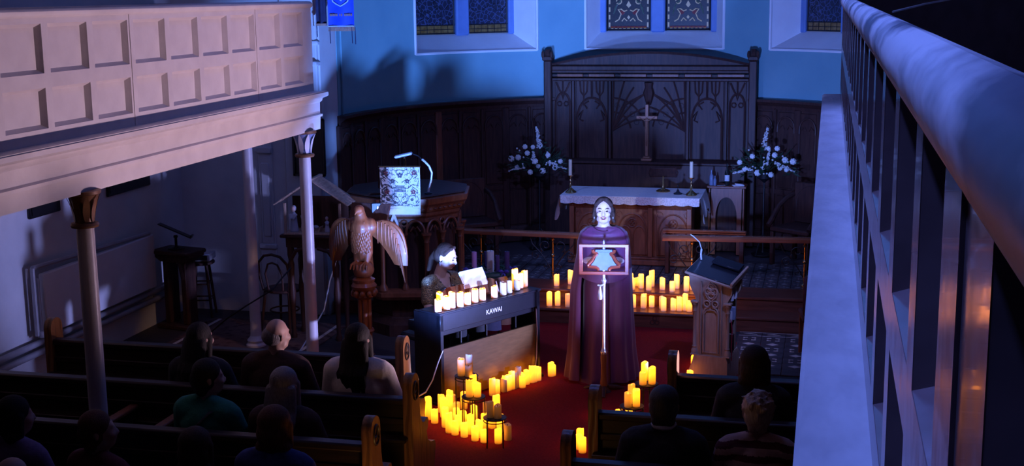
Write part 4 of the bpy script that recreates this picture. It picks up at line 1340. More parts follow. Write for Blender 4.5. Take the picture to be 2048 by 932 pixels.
# ================================================================== UNDER THE FAR GALLERY
rd_ = root('radiator', (XL + .02, 10.35, .46), 0, 'long white panel radiator on the far side wall', 'radiator')
MB().box((.04, 0, 0), (.10, 2.05, .58), .012).build('panel', 'radiator_white', rd_)
m = MB()
m.tube([(.07, -.12, .66), (.07, 2.0, .60)], .022, 8); m.tube([(.07, -.12, .66), (.07, -.12, .02)], .022, 8)
m.tube([(.07, -.06, .55), (.07, -.06, .0)], .02, 8)
m.build('feed_pipe', 'pipe_grey', rd_)
m = MB().lathe([(.03, 0), (.035, .02), (.03, .05), (.018, .06)], 10, (.09, -.09, .0)); m.build('valve', 'pipe_grey', rd_)
for k, (zz, rr) in enumerate(((.40, .030), (.31, .030))):
    m = MB().tube([(XL + .07, 2.0, zz), (XL + .07, 12.9, zz)], rr, 10)
    for q in range(6):
        m.box((XL, 3 + q * 1.9, zz - .02), (XL + .06, 3.03 + q * 1.9, zz + .02))
    tag(m.build('heating_pipe', 'pipe_grey'), ['upper heating pipe running along the far side wall', 'lower heating pipe running along the far side wall'][k], 'pipe', 'heating pipes')
pq = root('wall_plaque', (XL, 11.7, 1.55), 0, 'long black plaque on the far wall just under the gallery', 'plaque')
MB().box((0, 0, 0), (.03, .86, .34), .008).build('slab', 'plaque_black', pq)
MB().box((.03, .03, .03), (.036, .83, .31)).build('inner_face', 'plaque_black', pq)
pq = root('wall_plaque', (XL, 10.35, 1.55), 0, 'short dark plaque on the far wall beside the dim column capital', 'plaque')
MB().box((0, 0, 0), (.03, .5, .34), .008).build('slab', 'plaque_black', pq)
MB().box((.03, .03, .03), (.036, .47, .31)).build('inner_face', 'plaque_black', pq)
sc = root('wall_sconce', (XL, 9.25, 1.42), 0, 'small black iron sconce at the left edge of the frame', 'sconce')
MB().lathe([(.05, -.02), (.05, .02)], 10).build('backplate', 'black_iron', sc)
m = MB().tube([(0, 0, 0), (.08, .02, -.05), (.16, .03, -.02), (.18, .03, .03)], .010, 6).tube([(.05, .0, -.03), (.1, .06, -.02), (.14, .08, .04)], .009, 6)
m.lathe([(.035, .03), (.04, .04), (.02, .05), (.022, .09)], 10, (.18, .03, 0))
m.build('bracket', 'black_iron', sc)

st_ = root('lectern_pedestal', (-6.78, 12.50, 0), radians(-12), 'dark wooden pedestal desk standing by the far wall', 'pedestal')
MB().box((-.22, -.16, 0), (.22, .16, .05), .01).build('base', 'oak_dark', st_)
for s in (-1, 1):
    m = MB().box((s * .12 - .035, -.09, .05), (s * .12 + .035, .09, .82), .01)
    m.tube([(s * .12, -.08, .55), (s * .09, -.09, .72), (s * .0, -.09, .80)], .025, 6)
    m.build('leg', 'oak_dark', st_)
MB().box((-.25, -.17, .82), (.25, .17, .865), .012).build('top', 'oak_dark', st_)
m = MB().prism([(-.25, .80), (-.25, .83), (.25, .83), (.25, .80), (.15, .74), (-.15, .74)], -.12, .12); m.build('corbel', 'oak_dark', st_)
br_ = root('book_rest', (-6.80, 12.50, .866), radians(20), 'black tilted table-top music desk on the pedestal', 'music stand')
m = MB().lathe([(.09, 0), (.09, .012), (.03, .02), (.015, .03), (.015, .12), (.025, .13), (.02, .15)], 14); m.build('foot', 'black_iron', br_)
m = MB().at((0, 0, .20), rx=radians(-8), ry=radians(26)).box((-.19, -.14, -.006), (.19, .14, .008), .004).box((.17, -.14, .0), (.19, .14, .03), .003)
m.build('desk_plate', 'black_iron', br_)
so = root('bar_stool', (-6.78, 13.0, 0), radians(15), 'dark round wooden stool holding the pale box, near the corner', 'stool')
MB().lathe([(.14, .60), (.155, .61), (.155, .63), (.14, .64)], 20).build('seat', 'oak_dark', so)
for q in range(4):
    a = pi / 4 + q * pi / 2
    MB().cyl((.10 * cos(a), .10 * sin(a), .60), (.17 * cos(a), .17 * sin(a), 0), .017, .015, 8).build('leg', 'oak_dark', so)
for zz, rr in ((.2, .148), (.38, .127)):
    MB().tube([(rr * cos(pi / 4 + q * pi / 2), rr * sin(pi / 4 + q * pi / 2), zz) for q in range(4)], .009, 6, True).build('rung', 'oak_dark', so)
bx_ = root('projector', (-6.78, 12.98, .64), radians(10), 'pale grey equipment box with a dark front on the stool', 'projector')
MB().box((-.15, -.12, .012), (.15, .12, .095), .01).build('case', 'pale_metal', bx_)
MB().box((-.12, -.124, .025), (.12, -.118, .08), .002).build('front_panel', 'black_plastic', bx_)
for s in (-1, 1):
    MB().cyl((s * .11, -.09, 0), (s * .11, -.09, .014), .014, n=10).build('foot', 'black_plastic', bx_)

tv = root('hymn_board', (-5.51, 13.2, 1.60), 0, 'tall dark framed board on the end wall behind the bright column', 'board')
MB().box((-.18, 0, 0), (.18, .05, .62), .012).build('panel', 'plaque_black', tv)
m = MB()
for a, b in (((-.19, -.02, -.01), (-.16, .0, .63)), ((.16, -.02, -.01), (.19, .0, .63)), ((-.19, -.02, -.01), (.19, .0, .02)), ((-.19, -.02, .60), (.19, .0, .63))):
    m.box(a, b, .005)
m.build('frame', 'plaque_black', tv)

cr_t = root('crib_table', (-5.12, 12.40, 0), 0, 'dark wooden table with turned legs carrying the nativity stable', 'table')
MB().box((-.34, -.2, 1.085), (.34, .2, 1.12), .01).build('top', 'oak_dark', cr_t)
MB().box((-.29, -.16, .98), (.29, .16, 1.085), .006).build('apron', 'oak_dark', cr_t)
for sx in (-1, 1):
    for sy in (-1, 1):
        MB().lathe([(.03, 0), (.035, .04), (.022, .08), (.026, .3), (.038, .5), (.026, .62), (.034, .80), (.024, .84), (.036, .9), (.036, .99)], 12, (sx * .25, sy * .13, 0)).build('leg', 'oak_dark', cr_t)
        m = MB().tube([(sx * .24, sy * .15, .86), (sx * .18, sy * .155, .95), (sx * .06, sy * .16, .985)], .022, 6); m.build('bracket', 'oak_dark', cr_t)
nb = root('nativity_stable', (-5.12, 12.40, 1.12), radians(6), 'rustic nativity stable with a shingled pitched roof', 'nativity')
MB().box((-.31, -.17, 0), (.31, .17, .02), .004).build('floor_board', 'shingle_wood', nb)
MB().box((-.30, .15, .02), (.30, .165, .36)).build('back_wall', 'oak_dark', nb)
for x in (-.29, -.02, .29):
    MB().box((x - .012, -.16, .02), (x + .012, -.136, .33 if x else .5), .003).build('post', 'shingle_wood', nb)
for s in (-1, 1):
    ang = radians(34)
    for r in range(4):
        for k in range(4):
            m = MB().at((s * (.055 + r * .095), -.165 + k * .095, .535 - r * .062), ry=s * ang)
            m.box((-.062, -.046 + random.uniform(-.003, .003), -.005 + random.uniform(0, .006)), (.062, .044, .010), .003)
            m.build('shingle', 'shingle_wood', nb)
MB().box((-.02, -.18, .555), (.02, .22, .585), .006).build('ridge', 'shingle_wood', nb)
def figure(x, y, h, label, rz=0):
    f = root('crib_figure', (x, y, 1.14), rz, label, 'figurine', 'crib figures')
    m = MB().lathe([(h * .17, 0), (h * .18, .01), (h * .13, h * .4), (h * .12, h * .62), (h * .05, h * .78)], 14, sy=.8)
    m.cap((h * .12, -.01, h * .66), (h * .06, -h * .16, h * .5), h * .05, h * .03, 8).cap((-h * .12, -.01, h * .66), (-h * .05, -h * .16, h * .52), h * .05, h * .03, 8)
    fuse(m, 'robe', 'statue', f, .008, 2)
    m = MB().ell((0, -.005, h * .88), (h * .085, h * .095, h * .115), 12, 8); m.build('head', 'skin_pale', f)
    m = MB().ell((0, .008, h * .90), (h * .10, h * .10, h * .12), 12, 8); m.build('veil', 'statue', f)
figure(-5.33, 12.30, .27, 'pale standing crib figure at the left of the stable')
figure(-5.24, 12.36, .24, 'pale crib figure second from the left in the stable')
figure(-4.98, 12.33, .16, 'dark kneeling crib figure at the right of the stable', .4)
ml = root('crib_manger', (-5.10, 12.32, 1.14), 0, 'tiny wooden manger in the stable', 'manger')
MB().prism([(-.05, 0), (-.07, .06), (-.055, .06), (-.038, .015), (.038, .015), (.055, .06), (.07, .06), (.05, 0)], -.04, .04).build('trough', 'shingle_wood', ml)
MB().ell((0, 0, .05), (.035, .03, .02), 10, 6).build('bundle', 'statue', ml)

def bent_chair(x, y, rz, label):
    k = root('bentwood_chair', (x, y, 0), rz, label, 'chair')
    MB().lathe([(.19, .43), (.205, .44), (.205, .46), (.19, .465)], 24).build('seat', 'oak_dark', k)
    for s in (-1, 1):
        MB().tube([(s * .14, -.14, .44), (s * .17, -.17, 0)], [.017, .013], 8).build('leg', 'oak_dark', k)
        MB().tube([(s * .15, .13, .44), (s * .18, .19, 0)], [.017, .013], 8).build('leg', 'oak_dark', k)
    MB().tube([(-.16, .14, .45), (-.19, .17, .62), (-.18, .19, .76), (-.10, .20, .84), (0, .205, .86), (.10, .20, .84), (.18, .19, .76), (.19, .17, .62), (.16, .14, .45)], .015, 8).build('back_hoop', 'oak_dark', k)
    MB().tube([(-.09, .15, .46), (-.105, .18, .64), (-.06, .195, .75), (0, .2, .77), (.06, .195, .75), (.105, .18, .64), (.09, .15, .46)], .011, 8).build('inner_hoop', 'oak_dark', k)
    MB().tube([(.155 * cos(2 * pi * i / 16), .155 * sin(2 * pi * i / 16), .22) for i in range(16)], .009, 6, True).build('ring_stretcher', 'oak_dark', k)
bent_chair(-5.62, 12.62, radians(170), 'dark bentwood chair between the slender column and the bright column')

# cables
m = MB().tube([(-6.3, 12.2, .03), (-6.0, 12.0, .25), (-5.66, 11.77, .46), (-5.4, 11.82, .62), (-5.3, 12.1, .80)], .008, 6)
tag(m.build('black_cable', 'black_plastic'), 'black cable slung past the slender column', 'cable')
m = MB().tube([(-4.78, 12.1, .95), (-4.80, 11.9, .72), (-4.75, 11.6, .50), (-4.80, 11.3, .30), (-4.86, 11.0, .1), (-4.84, 10.8, .02)], .007, 6)
tag(m.build('white_cable', 'pale_metal'), 'thin white cable hanging right of the bright column', 'cable')
m = MB().tube([(.34, 7.6, 3.42), (.55, 8.2, 3.455), (.9, 9.0, 3.50), (1.3, 9.8, 3.57)], .006, 6)
tag(m.build('overhead_wire', 'pale_metal'), 'thin wire sagging over the near gallery', 'wire')

# banner on a pole by the arch
bn = root('church_banner', (-5.05, 13.12, 3.17), radians(6), 'bright blue fringed banner with a pale shield, hanging by the apse arch', 'banner')
m = MB()
for off in (0, .008):
    m.grid(lambda u, v: (-.14 + .28 * u, .008 * sin(u * 9) * (1 - v) + off, .045 + v * .95), 14, 10)
m.build('cloth', 'banner_blue', bn)
m = MB()
for i in range(30):
    x = -.138 + .276 * i / 29
    m.tube([(x, .004, .05), (x + .002, .0, .02), (x, .003, .0)], .0055, 5)
tag(m.build('fringe', 'banner_gold', bn), kind='stuff')
MB().box((-.142, -.012, .048), (.142, .012, .058), .002).build('fringe_braid', 'banner_light', bn)
m = MB()
m.tube([(-.09, -.012, .62), (-.095, -.012, .36), (-.08, -.012, .31), (-.045, -.012, .285), (0, -.012, .262), (.045, -.012, .285), (.08, -.012, .31), (.095, -.012, .36), (.09, -.012, .62)], .007, 6)
m.tube([(-.02, -.012, .42), (.0, -.012, .36), (-.012, -.012, .335), (.015, -.012, .32)], .009, 6)
m.tube([(-.045, -.012, .37), (-.02, -.012, .40), (.03, -.012, .42), (.05, -.012, .40)], .008, 6)
m.build('shield', 'banner_light', bn)
m = MB()
for i, wd in enumerate((.022, .018, .02, .016, .02, 0, .012, .018, 0, .02, .018, .02, .016, .022)):
    if wd:
        x = -.118 + i * .0175
        m.box((x, -.012, .158), (x + wd * .72, -.008, .182)); m.box((x + wd * .2, -.013, .165), (x + wd * .45, -.011, .176))
m.build('embroidered_word', 'banner_gold', bn)
for x in (-.125, .115, .15):
    MB().tube([(x, .0, .04), (x + .002, 0, -.13 if x < .12 else -.14)], .005, 5).build('tassel_cord', 'banner_back', bn)
MB().tube([(-.16, .01, 1.0), (.16, .01, 1.0)], .012, 8).build('cross_pole', 'brass', bn)
bd = root('dark_banner', (-5.25, 13.06, 3.23), radians(6), 'dark folded banner hanging left of the blue banner', 'banner')
m = MB()
m.grid(lambda u, v: (-.055 + .11 * u, .02 * sin(u * 9), .02 + v * .95), 14, 8)
m.grid(lambda u, v: (-.055 + .11 * u, .02 * sin(u * 9) + .008, .02 + v * .95), 14, 8)
m.build('cloth', 'banner_back', bd)
MB().box((-.056, -.02, 0), (.056, .028, .025), .004).build('hem', 'banner_gold', bd)
MB().tube([(-.05, .0, .0), (-.048, 0, -.12)], .005, 5).build('tassel_cord', 'banner_back', bd)

# ================================================================== PIANO
PZ = .85
pr = radians(60)
pn_ = root('digital_piano', (-3.17, 10.33, 0), pr, 'black digital piano seen from behind, its top lined with candles', 'piano')
PL = 1.27
MB().box((0, 0, PZ - .165), (PL, .05, PZ - .012), .004).build('rear_panel', 'piano_black', pn_)
MB().box((-.01, -.01, PZ - .02), (PL + .01, .26, PZ), .004).build('top_board', 'piano_black', pn_)
for x in (0, PL - .04):
    MB().box((x, .0, .0), (x + .04, .34, PZ - .02), .005).build('side_panel', 'piano_black', pn_)
    MB().box((x - .005, -.04, 0), (x + .045, .40, .04), .006).build('foot', 'piano_black', pn_)
MB().box((.04, .02, .04), (PL - .04, .045, PZ - .33), .003).build('lower_back_panel', 'piano_back_reflect', pn_)
MB().box((.02, .04, PZ - .22), (PL - .02, .44, PZ - .13), .006).build('key_bed', 'piano_black', pn_)
MB().box((.07, .27, PZ - .13), (PL - .07, .41, PZ - .115)).build('white_keys', 'ivory', pn_)
m = MB()
kw = (PL - .14) / 52
for i in range(52):
    if i % 7 in (0, 1, 3, 4, 5):
        m.box((.07 + (i + .7) * kw, .27, PZ - .115), (.07 + (i + 1.25) * kw, .36, PZ - .105))
m.build('black_keys', 'black_plastic', pn_)
m = MB().at((0, .20, PZ), rx=radians(-14))
m.prism([(.20, .0), (.20, .07), (.24, .12), (.30, .145), (.84, .145), (.90, .12), (.93, .07), (.93, 0)], -.012, .012)
m.build('music_rest', 'piano_lit_gloss', pn_)
for x in (.3, .62, 1.0):
    MB().box((x, .06, PZ - .33), (x + .012, .08, PZ - .16)).build('strut', 'black_iron', pn_)
cu = bpy.data.curves.new('logo', 'FONT')
cu.body = 'KAWAI'
cu.size = .062
cu.extrude = .0015
cu.align_x = 'CENTER'
to = bpy.data.objects.new('logo_tmp', cu)
COL.objects.link(to)
me = bpy.data.meshes.new_from_object(to.evaluated_get(bpy.context.evaluated_depsgraph_get()))
bpy.data.objects.remove(to)
me.materials.clear(); me.materials.append(MATS['logo_gold'])
lg = put('maker_lettering', me, pn_, (.66, -.002, PZ - .115))
lg.rotation_euler = (pi / 2, 0, 0)
MB().tube([(.02, -.004, PZ - .33), (-.06, -.02, .42), (-.14, -.04, .30), (-.24, -.06, .22), (-.34, -.06, .20)], .006, 6).build('power_lead', 'pale_metal', pn_)
MB().tube([(PL - .06, -.006, PZ - .18), (PL - .05, -.008, .45), (PL - .06, -.006, .2), (PL - .1, -.01, .02)], .005, 6).build('pedal_lead', 'pipe_grey', pn_)
m = MB().box((.42, .06, .05), (.86, .28, .075), .006)
for k in range(3):
    m.box((.57 + k * .06, .26, .055), (.595 + k * .06, .36, .065), .003)
m.build('pedal_bar', 'black_plastic', pn_)
pm = pn_.matrix_basis.copy()
def on_piano(x, y, z):
    return M.Translation((-3.17, 10.33, 0)) @ M.Rotation(pr, 4, 'Z') @ V((x, y, z))
sh = root('sheet_music', on_piano(.66, .235, PZ + .15), pr, 'white open sheet music leaning on the piano music rest', 'sheet music')
m = MB().at((0, 0, 0), rx=radians(-30)).box((-.16, -.004, -.06), (.13, .004, .10), .002).box((-.15, -.008, -.05), (.14, -.004, .105), .002)
m.build('pages', 'paper', sh)
tb_ = root('tablet', on_piano(.98, .18, PZ + .005), pr, 'dark tablet with a pale stand edge on the piano', 'tablet')
m = MB().at((0, 0, .0), rx=radians(-24)).box((-.09, -.005, .0), (.09, .005, .13), .004); m.build('case', 'screen_dark', tb_)
m = MB().tube([(-.09, -.02, .0), (-.085, .02, .10)], .006, 6); m.build('stand_edge', 'pale_metal', tb_)
ps = root('piano_stool', on_piano(.60, .72, 0), pr, 'black piano bench under the pianist', 'bench')
MB().box((-.3, -.16, .42), (.3, .16, .48), .02).build('cushion', 'black_plastic', ps)
for sx in (-1, 1):
    for sy in (-1, 1):
        MB().box((sx * .26 - .02, sy * .13 - .02, 0), (sx * .26 + .02, sy * .13 + .02, .42), .004).build('leg', 'black_plastic', ps)

# advent wreath on a draped table behind the piano
aw = root('draped_table', (-3.22, 12.25, 0), 0, 'small table under a blue and gold drape behind the piano', 'table')
MB().lathe([(.30, .72), (.31, .73), (.31, .75), (.30, .76)], 28).build('top', 'oak_dark', aw)
for q in range(4):
    a = q * pi / 2 + .6
    MB().cyl((.18 * cos(a), .18 * sin(a), .72), (.24 * cos(a), .24 * sin(a), 0), .018, .014, 8).build('leg', 'oak_dark', aw)
def drape(a0, a1, mt, z1):
    m = MB()
    for off in (0, .006):
        m.grid(lambda u, v: ((.0 + v * .32 if v < .5 else .16 + (v - .5) * .30 + .16 * (v > .5) + .03 * sin(u * 22 + 1)) * cos(a0 + (a1 - a0) * u), (v * .64 if v < .5 else .32 + .03 * sin(u * 22) * (v - .5) * 2 - off) * sin(a0 + (a1 - a0) * u), .766 - off if v < .5 else .766 - (v - .5) * 2 * (.766 - z1)), 36, 2)
    return m
def skirt(a0, a1, mt, z1, nm):
    m = MB()
    for off in (0, .006):
        m.grid(lambda u, v: ((.325 - off + .05 * v + .022 * v * sin(u * (a1 - a0) * 9)) * cos(a0 + (a1 - a0) * u), (.325 - off + .05 * v + .022 * v * sin(u * (a1 - a0) * 9)) * sin(a0 + (a1 - a0) * u), .768 - v * (.768 - z1)), 60, 8)
    m.add([(0, 0, .769)] + [(.325 * cos(a0 + (a1 - a0) * i / 30), .325 * sin(a0 + (a1 - a0) * i / 30), .769) for i in range(31)], [(0, i + 1, i + 2) for i in range(30)])
    m.build(nm, mt, aw)
skirt(radians(120), radians(300), 'blue_drape', .30, 'blue_cloth')
skirt(radians(-60), radians(120), 'gold_drape', .35, 'gold_cloth')
wr = root('advent_wreath', (-3.22, 12.25, .772), 0, 'dark green advent wreath with violet bows on the draped table', 'wreath')
rn = random.Random(11)
m = MB()
for i in range(240):
    a = rn.uniform(0, 2 * pi); rr = .20 + rn.gauss(0, .035); zz = rn.uniform(.01, .09)
    b = rn.uniform(0, 2 * pi); l = rn.uniform(.03, .06)
    p = V((rr * cos(a), rr * sin(a), zz))
    d = V((cos(b), sin(b), rn.uniform(-.2, .6))).normalized() * l
    s_ = V((-sin(b), cos(b), 0)) * l * .22
    m.add([p, p + d * .5 + s_, p + d, p + d * .5 - s_, p + d * .5 + V((0, 0, .006))], [(0, 1, 4), (1, 2, 4), (2, 3, 4), (3, 0, 4)])
m.tube([(.20 * cos(2 * pi * i / 24), .20 * sin(2 * pi * i / 24), .035) for i in range(24)], .032, 8, True)
tag(m.build('greenery', 'leaf', wr), kind='stuff')
for a in (3.6, 4.5, 5.6, .2):
    m = MB()
    c_ = V((.22 * cos(a), .22 * sin(a), .07))
    for s in (-1, 1):
        m.ell(c_ + V((s * .03, -.01, .005)), (.028, .014, .02), 8, 6)
        m.tube([c_, c_ + V((s * .02, -.03, -.03)), c_ + V((s * .03, -.035, -.08))], [.01, .01, .012], 6, flat=.3)
    m.ell(c_, .012, 8, 6)
    m.build('bow', 'violet_bow', wr)
def pillar(x, y, z, h, r, mt, label):
    c_ = root('advent_candle', (x, y, z), 0, label, 'candle', 'advent candles')
    MB().lathe([(r, 0), (r * 1.0, h * .96), (r * .95, h), (r * .7, h * .985), (r * .4, h * .97)], 18).build('wax', mt, c_)
    MB().cyl((0, 0, h * .96), (0, 0, h + .012), .002, n=6).build('wick', 'wick', c_)
pillar(-3.365, 12.17, .83, .19, .025, 'pink_wax', 'pink candle in the advent wreath')
pillar(-3.22, 12.25, .80, .22, .038, 'white_wax', 'thick white candle in the middle of the advent wreath')
pillar(-3.12, 12.14, .83, .17, .022, 'purple_wax', 'dark purple candle right beside the white advent candle')
pillar(-3.05, 12.25, .83, .19, .026, 'purple_wax', 'dark purple candle at the right of the advent wreath')
pillar(-3.30, 12.40, .83, .15, .024, 'purple_wax', 'dark purple candle at the back of the advent wreath')

# ================================================================== SINGER'S READING STAND
rs = root('reading_stand', (-1.872, 11.06, 0), radians(8), 'wooden-framed reading stand on a silver pole in front of the singer', 'lectern')
m = MB().lathe([(.07, 0), (.07, .015), (.05, .03), (.035, .05), (.028, .08)], 20)
for q in range(3):
    a = -pi / 2 + q * 2 * pi / 3
    m.tube([(.04 * cos(a), .04 * sin(a), .05), (.13 * cos(a), .13 * sin(a), .035), (.2 * cos(a), .2 * sin(a), .012)], [.026, .022, .018], 8)
m.build('tripod_foot', 'oak_dark', rs)
MB().lathe([(.030, .06), (.034, .09), (.026, .14), (.024, .25), (.030, .33), (.026, .36)], 18).build('turned_shaft', 'oak_mid', rs)
MB().lathe([(.020, .35), (.028, .37), (.030, .385), (.022, .40), (.016, .43), (.014, .50), (.015, 1.0), (.020, 1.02), (.024, 1.035), (.018, 1.05), (.014, 1.06), (.014, 1.34), (.018, 1.345), (.018, 1.355), (.010, 1.37), (.012, 1.385), (.004, 1.40)], 18).build('pole', 'silver', rs)
m = MB()
for a, b in (((-.22, -.02, 1.095), (-.185, .005, 1.36)), ((.185, -.02, 1.095), (.22, .005, 1.36)), ((-.22, -.021, 1.335), (.22, .006, 1.365)), ((-.22, -.021, 1.09), (.22, .006, 1.12))):
    m.box(a, b, .004)
m.build('desk_frame', 'stand_wood', rs)
bell = [(.0, 1.315), (.085, 1.315), (.082, 1.295), (.055, 1.285), (.055, 1.275), (.075, 1.255), (.095, 1.215), (.125, 1.18), (.122, 1.165), (.06, 1.158), (.045, 1.145), (.04, 1.13), (0, 1.13)]
bellL = [(-a, b) for a, b in reversed(bell[1:-1])]
m = MB().tube([(a * 1.12, -.012, b) for a, b in bell[1:-1]], .016, 8).tube([(a * 1.12, -.012, b) for a, b in bellL], .016, 8)
m.build('shaped_frame', 'stand_wood', rs)
m = MB().prism([(a * .88, b) for a, b in bell[:-1]] + [(0, 1.13)] + [(a * .88, b) for a, b in bellL], -.018, -.004)
m.build('back_plate', 'plate_blue', rs)
m = MB().box((-.075, -.026, 1.295), (.075, -.014, 1.318), .004); m.build('plate_lip', 'plate_blue', rs)
m = MB().tube([(-.005, -.02, 1.0), (-.03, -.03, .995), (-.055, -.035, 1.0)], .008, 6)
m.lathe([(.004, .87), (.02, .872), (.022, .90), (.016, .95), (.010, .98), (.014, .99), (.006, 1.0)], 12, (-.033, -.035, 0))
m.build('hanging_tassel', 'silver', rs)

# ================================================================== WOODEN READING DESK (right)
ld = root('reading_desk', (-.93, 11.72, 0), radians(-12), 'pale oak reading desk with a carved quatrefoil side, right of the singer', 'lectern')
def ogee():
    P = [(-.245, 0), (-.245, .03), (-.23, .07), (-.19, .13), (-.165, .20), (-.15, .26), (.15, .26), (.165, .22), (.17, .0)]
    return P
MB().prism(ogee(), -.20, .20).build('base', 'oak_light', ld)
m = MB().prism([(-.14, .26), (-.14, .74), (-.155, .80), (-.185, .86), (-.205, .90), (-.215, 1.0), (.19, .93), (.19, .84), (.155, .78), (.14, .72), (.14, .26)], -.17, -.13)
m.build('side_panel', 'oak_light', ld)
MB().prism([(-.14, .26), (-.14, .74), (-.155, .80), (-.185, .86), (-.205, .90), (-.215, 1.0), (.19, .93), (.19, .84), (.155, .78), (.14, .72), (.14, .26)], .13, .17).build('side_panel', 'oak_light', ld)
MB().box((-.14, -.13, .26), (-.11, .13, .95)).build('front_board', 'oak_light', ld)
for zz in (.26, .55, .74):
    MB().box((-.12, -.13, zz), (.14, .13, zz + .02), .002).build('shelf', 'oak_light', ld)
for x in (-.155, .155):
    m = MB().lathe([(.030, .265), (.030, .30), (.020, .32), (.024, .335), (.017, .345), (.017, .66), (.021, .668), (.018, .68), (.030, .725), (.034, .73), (.034, .745)], 14, (x, -.165, 0))
    m.box((x - .03, -.20, .255), (x + .03, -.13, .27), .003).box((x - .035, -.2, .745), (x + .035, -.13, .765), .004)
    m.build('colonnette', 'oak_light', ld)
m = MB()
for (cx_, cz_) in ((-.0, .90), (-.028, .862), (.028, .862), (0, .825)):
    m.tube([(cx_ + .030 * cos(2 * pi * i / 12), -.180, cz_ + .030 * sin(2 * pi * i / 12)) for i in range(12)], 0.0095, 6, True)
    m.ell((cx_, -.17, cz_), (.020, .010, .020), 8, 6)
m.tube([(p, -.180, q) for p, q in [(0, .955), (-.045, .915), (-.062, .86), (-.045, .81), (0, .765), (.045, .81), (.062, .86), (.045, .915)]], 0.0095, 6, True)
for s in (-1, 1):
    m.tube([(s * .038 + .028 * cos(2 * pi * i / 12), -.180, .745 + .028 * sin(2 * pi * i / 12)) for i in range(12)], 0.0095, 6, True)
    m.ell((s * .038, -.17, .745), (.016, .010, .016), 8, 6)
    m.tube([(s * .068, -.180, .285), (s * .068, -.180, .66), (s * .05, -.180, .70), (s * .02, -.180, .715)], 0.0095, 6)
    m.tube([(s * .095, -.180, .27), (s * .095, -.180, .95)], 0.008, 6)
    m.tube([(s * .06, -.180, .655), (s * .035, -.180, .685), (0, -.180, .69)], .006, 5)
m.build('carved_tracery', 'oak_light', ld)
m = MB().box((-.06, -.178, .28), (.06, -.168, .295), .003).box((-.058, -.173, .295), (.058, -.168, .66), .002); m.build('sunk_panel', 'oak_light', ld)
m = MB().at((-.02, 0, .995), rx=radians(9), ry=radians(14))
m.box((-.225, -.215, 0), (.235, .26, .022), .006)
tp_ = m.build('desk_rim', 'oak_light', ld)
m = MB().at((-.02, 0, .995), rx=radians(9), ry=radians(14)).box((-.215, -.20, .022), (.205, .25, .030), .003); m.build('desk_leather', 'screen_dark', ld)
m = MB().at((-.02, 0, .995), rx=radians(9), ry=radians(14)).box((.21, -.215, .02), (.235, .26, .055), .005); m.build('book_stop', 'oak_light', ld)
for i, (zz, hh, mt) in enumerate(((.57, .10, 'paper'), (.57, .12, 'blue_drape'), (.76, .09, 'paper'), (.76, .11, 'white_cloth'), (.28, .16, 'oak_dark'))):
    q = V((-.93, 11.72, 0)) + M.Rotation(radians(-12), 3, 'Z') @ V((.06, -.09 + .09 * (i % 2) + .02 * i, zz))
    b = root('hymn_book', q, radians(-12), ['pale book on the middle shelf of the reading desk', 'blue book on the middle shelf of the reading desk',
             'pale book on the top shelf of the reading desk', 'white folder on the top shelf of the reading desk', 'dark book on the bottom shelf of the reading desk'][i], 'book', 'books in the reading desk')
    MB().box((-.09, -.018, 0), (.11, -.014, hh), .001).build('cover', mt, b)
    MB().box((-.09, .014, 0), (.11, .018, hh), .001).build('cover', mt, b)
    MB().box((-.085, -.014, .004), (.10, .014, hh - .005), .001).build('pages', 'paper', b)
m = MB().at((-.93, 11.72, 0), rz=radians(-12))
m.tube([(.165, -.10, .60), (.185, -.12, .50), (.18, -.12, .35), (.185, -.125, .22)], .012, 6, flat=.3)
tag(m.build('bookmark_ribbon', 'red_ribbon'), 'red bookmark ribbon hanging from the reading desk shelf', 'ribbon')
bk = root('desk_tablet', (-.90, 11.80, 1.045), radians(-12), 'dark folder lying on the slope of the reading desk', 'folder')
m = MB().at((0, 0, 0), rx=radians(9), ry=radians(14)).box((-.10, .0, .0), (.17, .16, .02), .004); m.build('cover', 'piano_black', bk)
gm2 = root('desk_microphone', (-1.09, 11.86, 1.09), 0, 'thin gooseneck microphone on the reading desk', 'microphone')
MB().tube([(0, 0, 0), (-.005, .0, .05), (0, 0, .10)], .009, 8).build('stem', 'pale_metal', gm2)
MB().tube([(0, 0, .10), (-.02, -.01, .17), (-.07, -.03, .22), (-.10, -.03, .24)], .005, 6).build('gooseneck', 'pale_metal', gm2)

# red chair edge by the near gallery
rc = root('upholstered_chair', (.02, 12.55, 0), radians(8), 'dark red upholstered chair half hidden by the near ledge', 'chair')
MB().box((-.21, -.2, .40), (.21, .2, .47), .02).build('seat', 'red_cushion', rc)
MB().box((-.21, -.2, .47), (.21, -.14, .86), .02).build('backrest', 'red_cushion', rc)
for sx in (-1, 1):
    for sy in (-1, 1):
        MB().box((sx * .18 - .018, sy * .17 - .018, 0), (sx * .18 + .018, sy * .17 + .018, .40), .004).build('leg', 'oak_mid', rc)

# ================================================================== PEOPLE
mat('hair_black', (0.010, 0.008, 0.008), 0.7, spec=.2, col2=(0.022, 0.016, 0.015), scale=30, stretch=(6, 6, .6), bump=0.5)
mat('hair_brown', (0.030, 0.016, 0.012), 0.7, spec=.2, col2=(0.055, 0.030, 0.022), scale=30, stretch=(6, 6, .6), bump=0.5)
mat('hair_red', (0.075, 0.026, 0.016), 0.7, spec=.2, col2=(0.13, 0.05, 0.03), scale=30, stretch=(6, 6, .6), bump=0.5)
mat('hair_grey', (0.13, 0.11, 0.115), 0.5, col2=(0.20, 0.17, 0.17), scale=30, stretch=(6, 6, .6), bump=0.5)
mat('hair_ash', (0.030, 0.024, 0.026), 0.6, col2=(0.06, 0.05, 0.05), scale=30, stretch=(6, 6, .6), bump=0.5)
mat('shirt_white', (0.45, 0.42, 0.40), 0.8, col2=(0.5, 0.47, 0.45), scale=30)
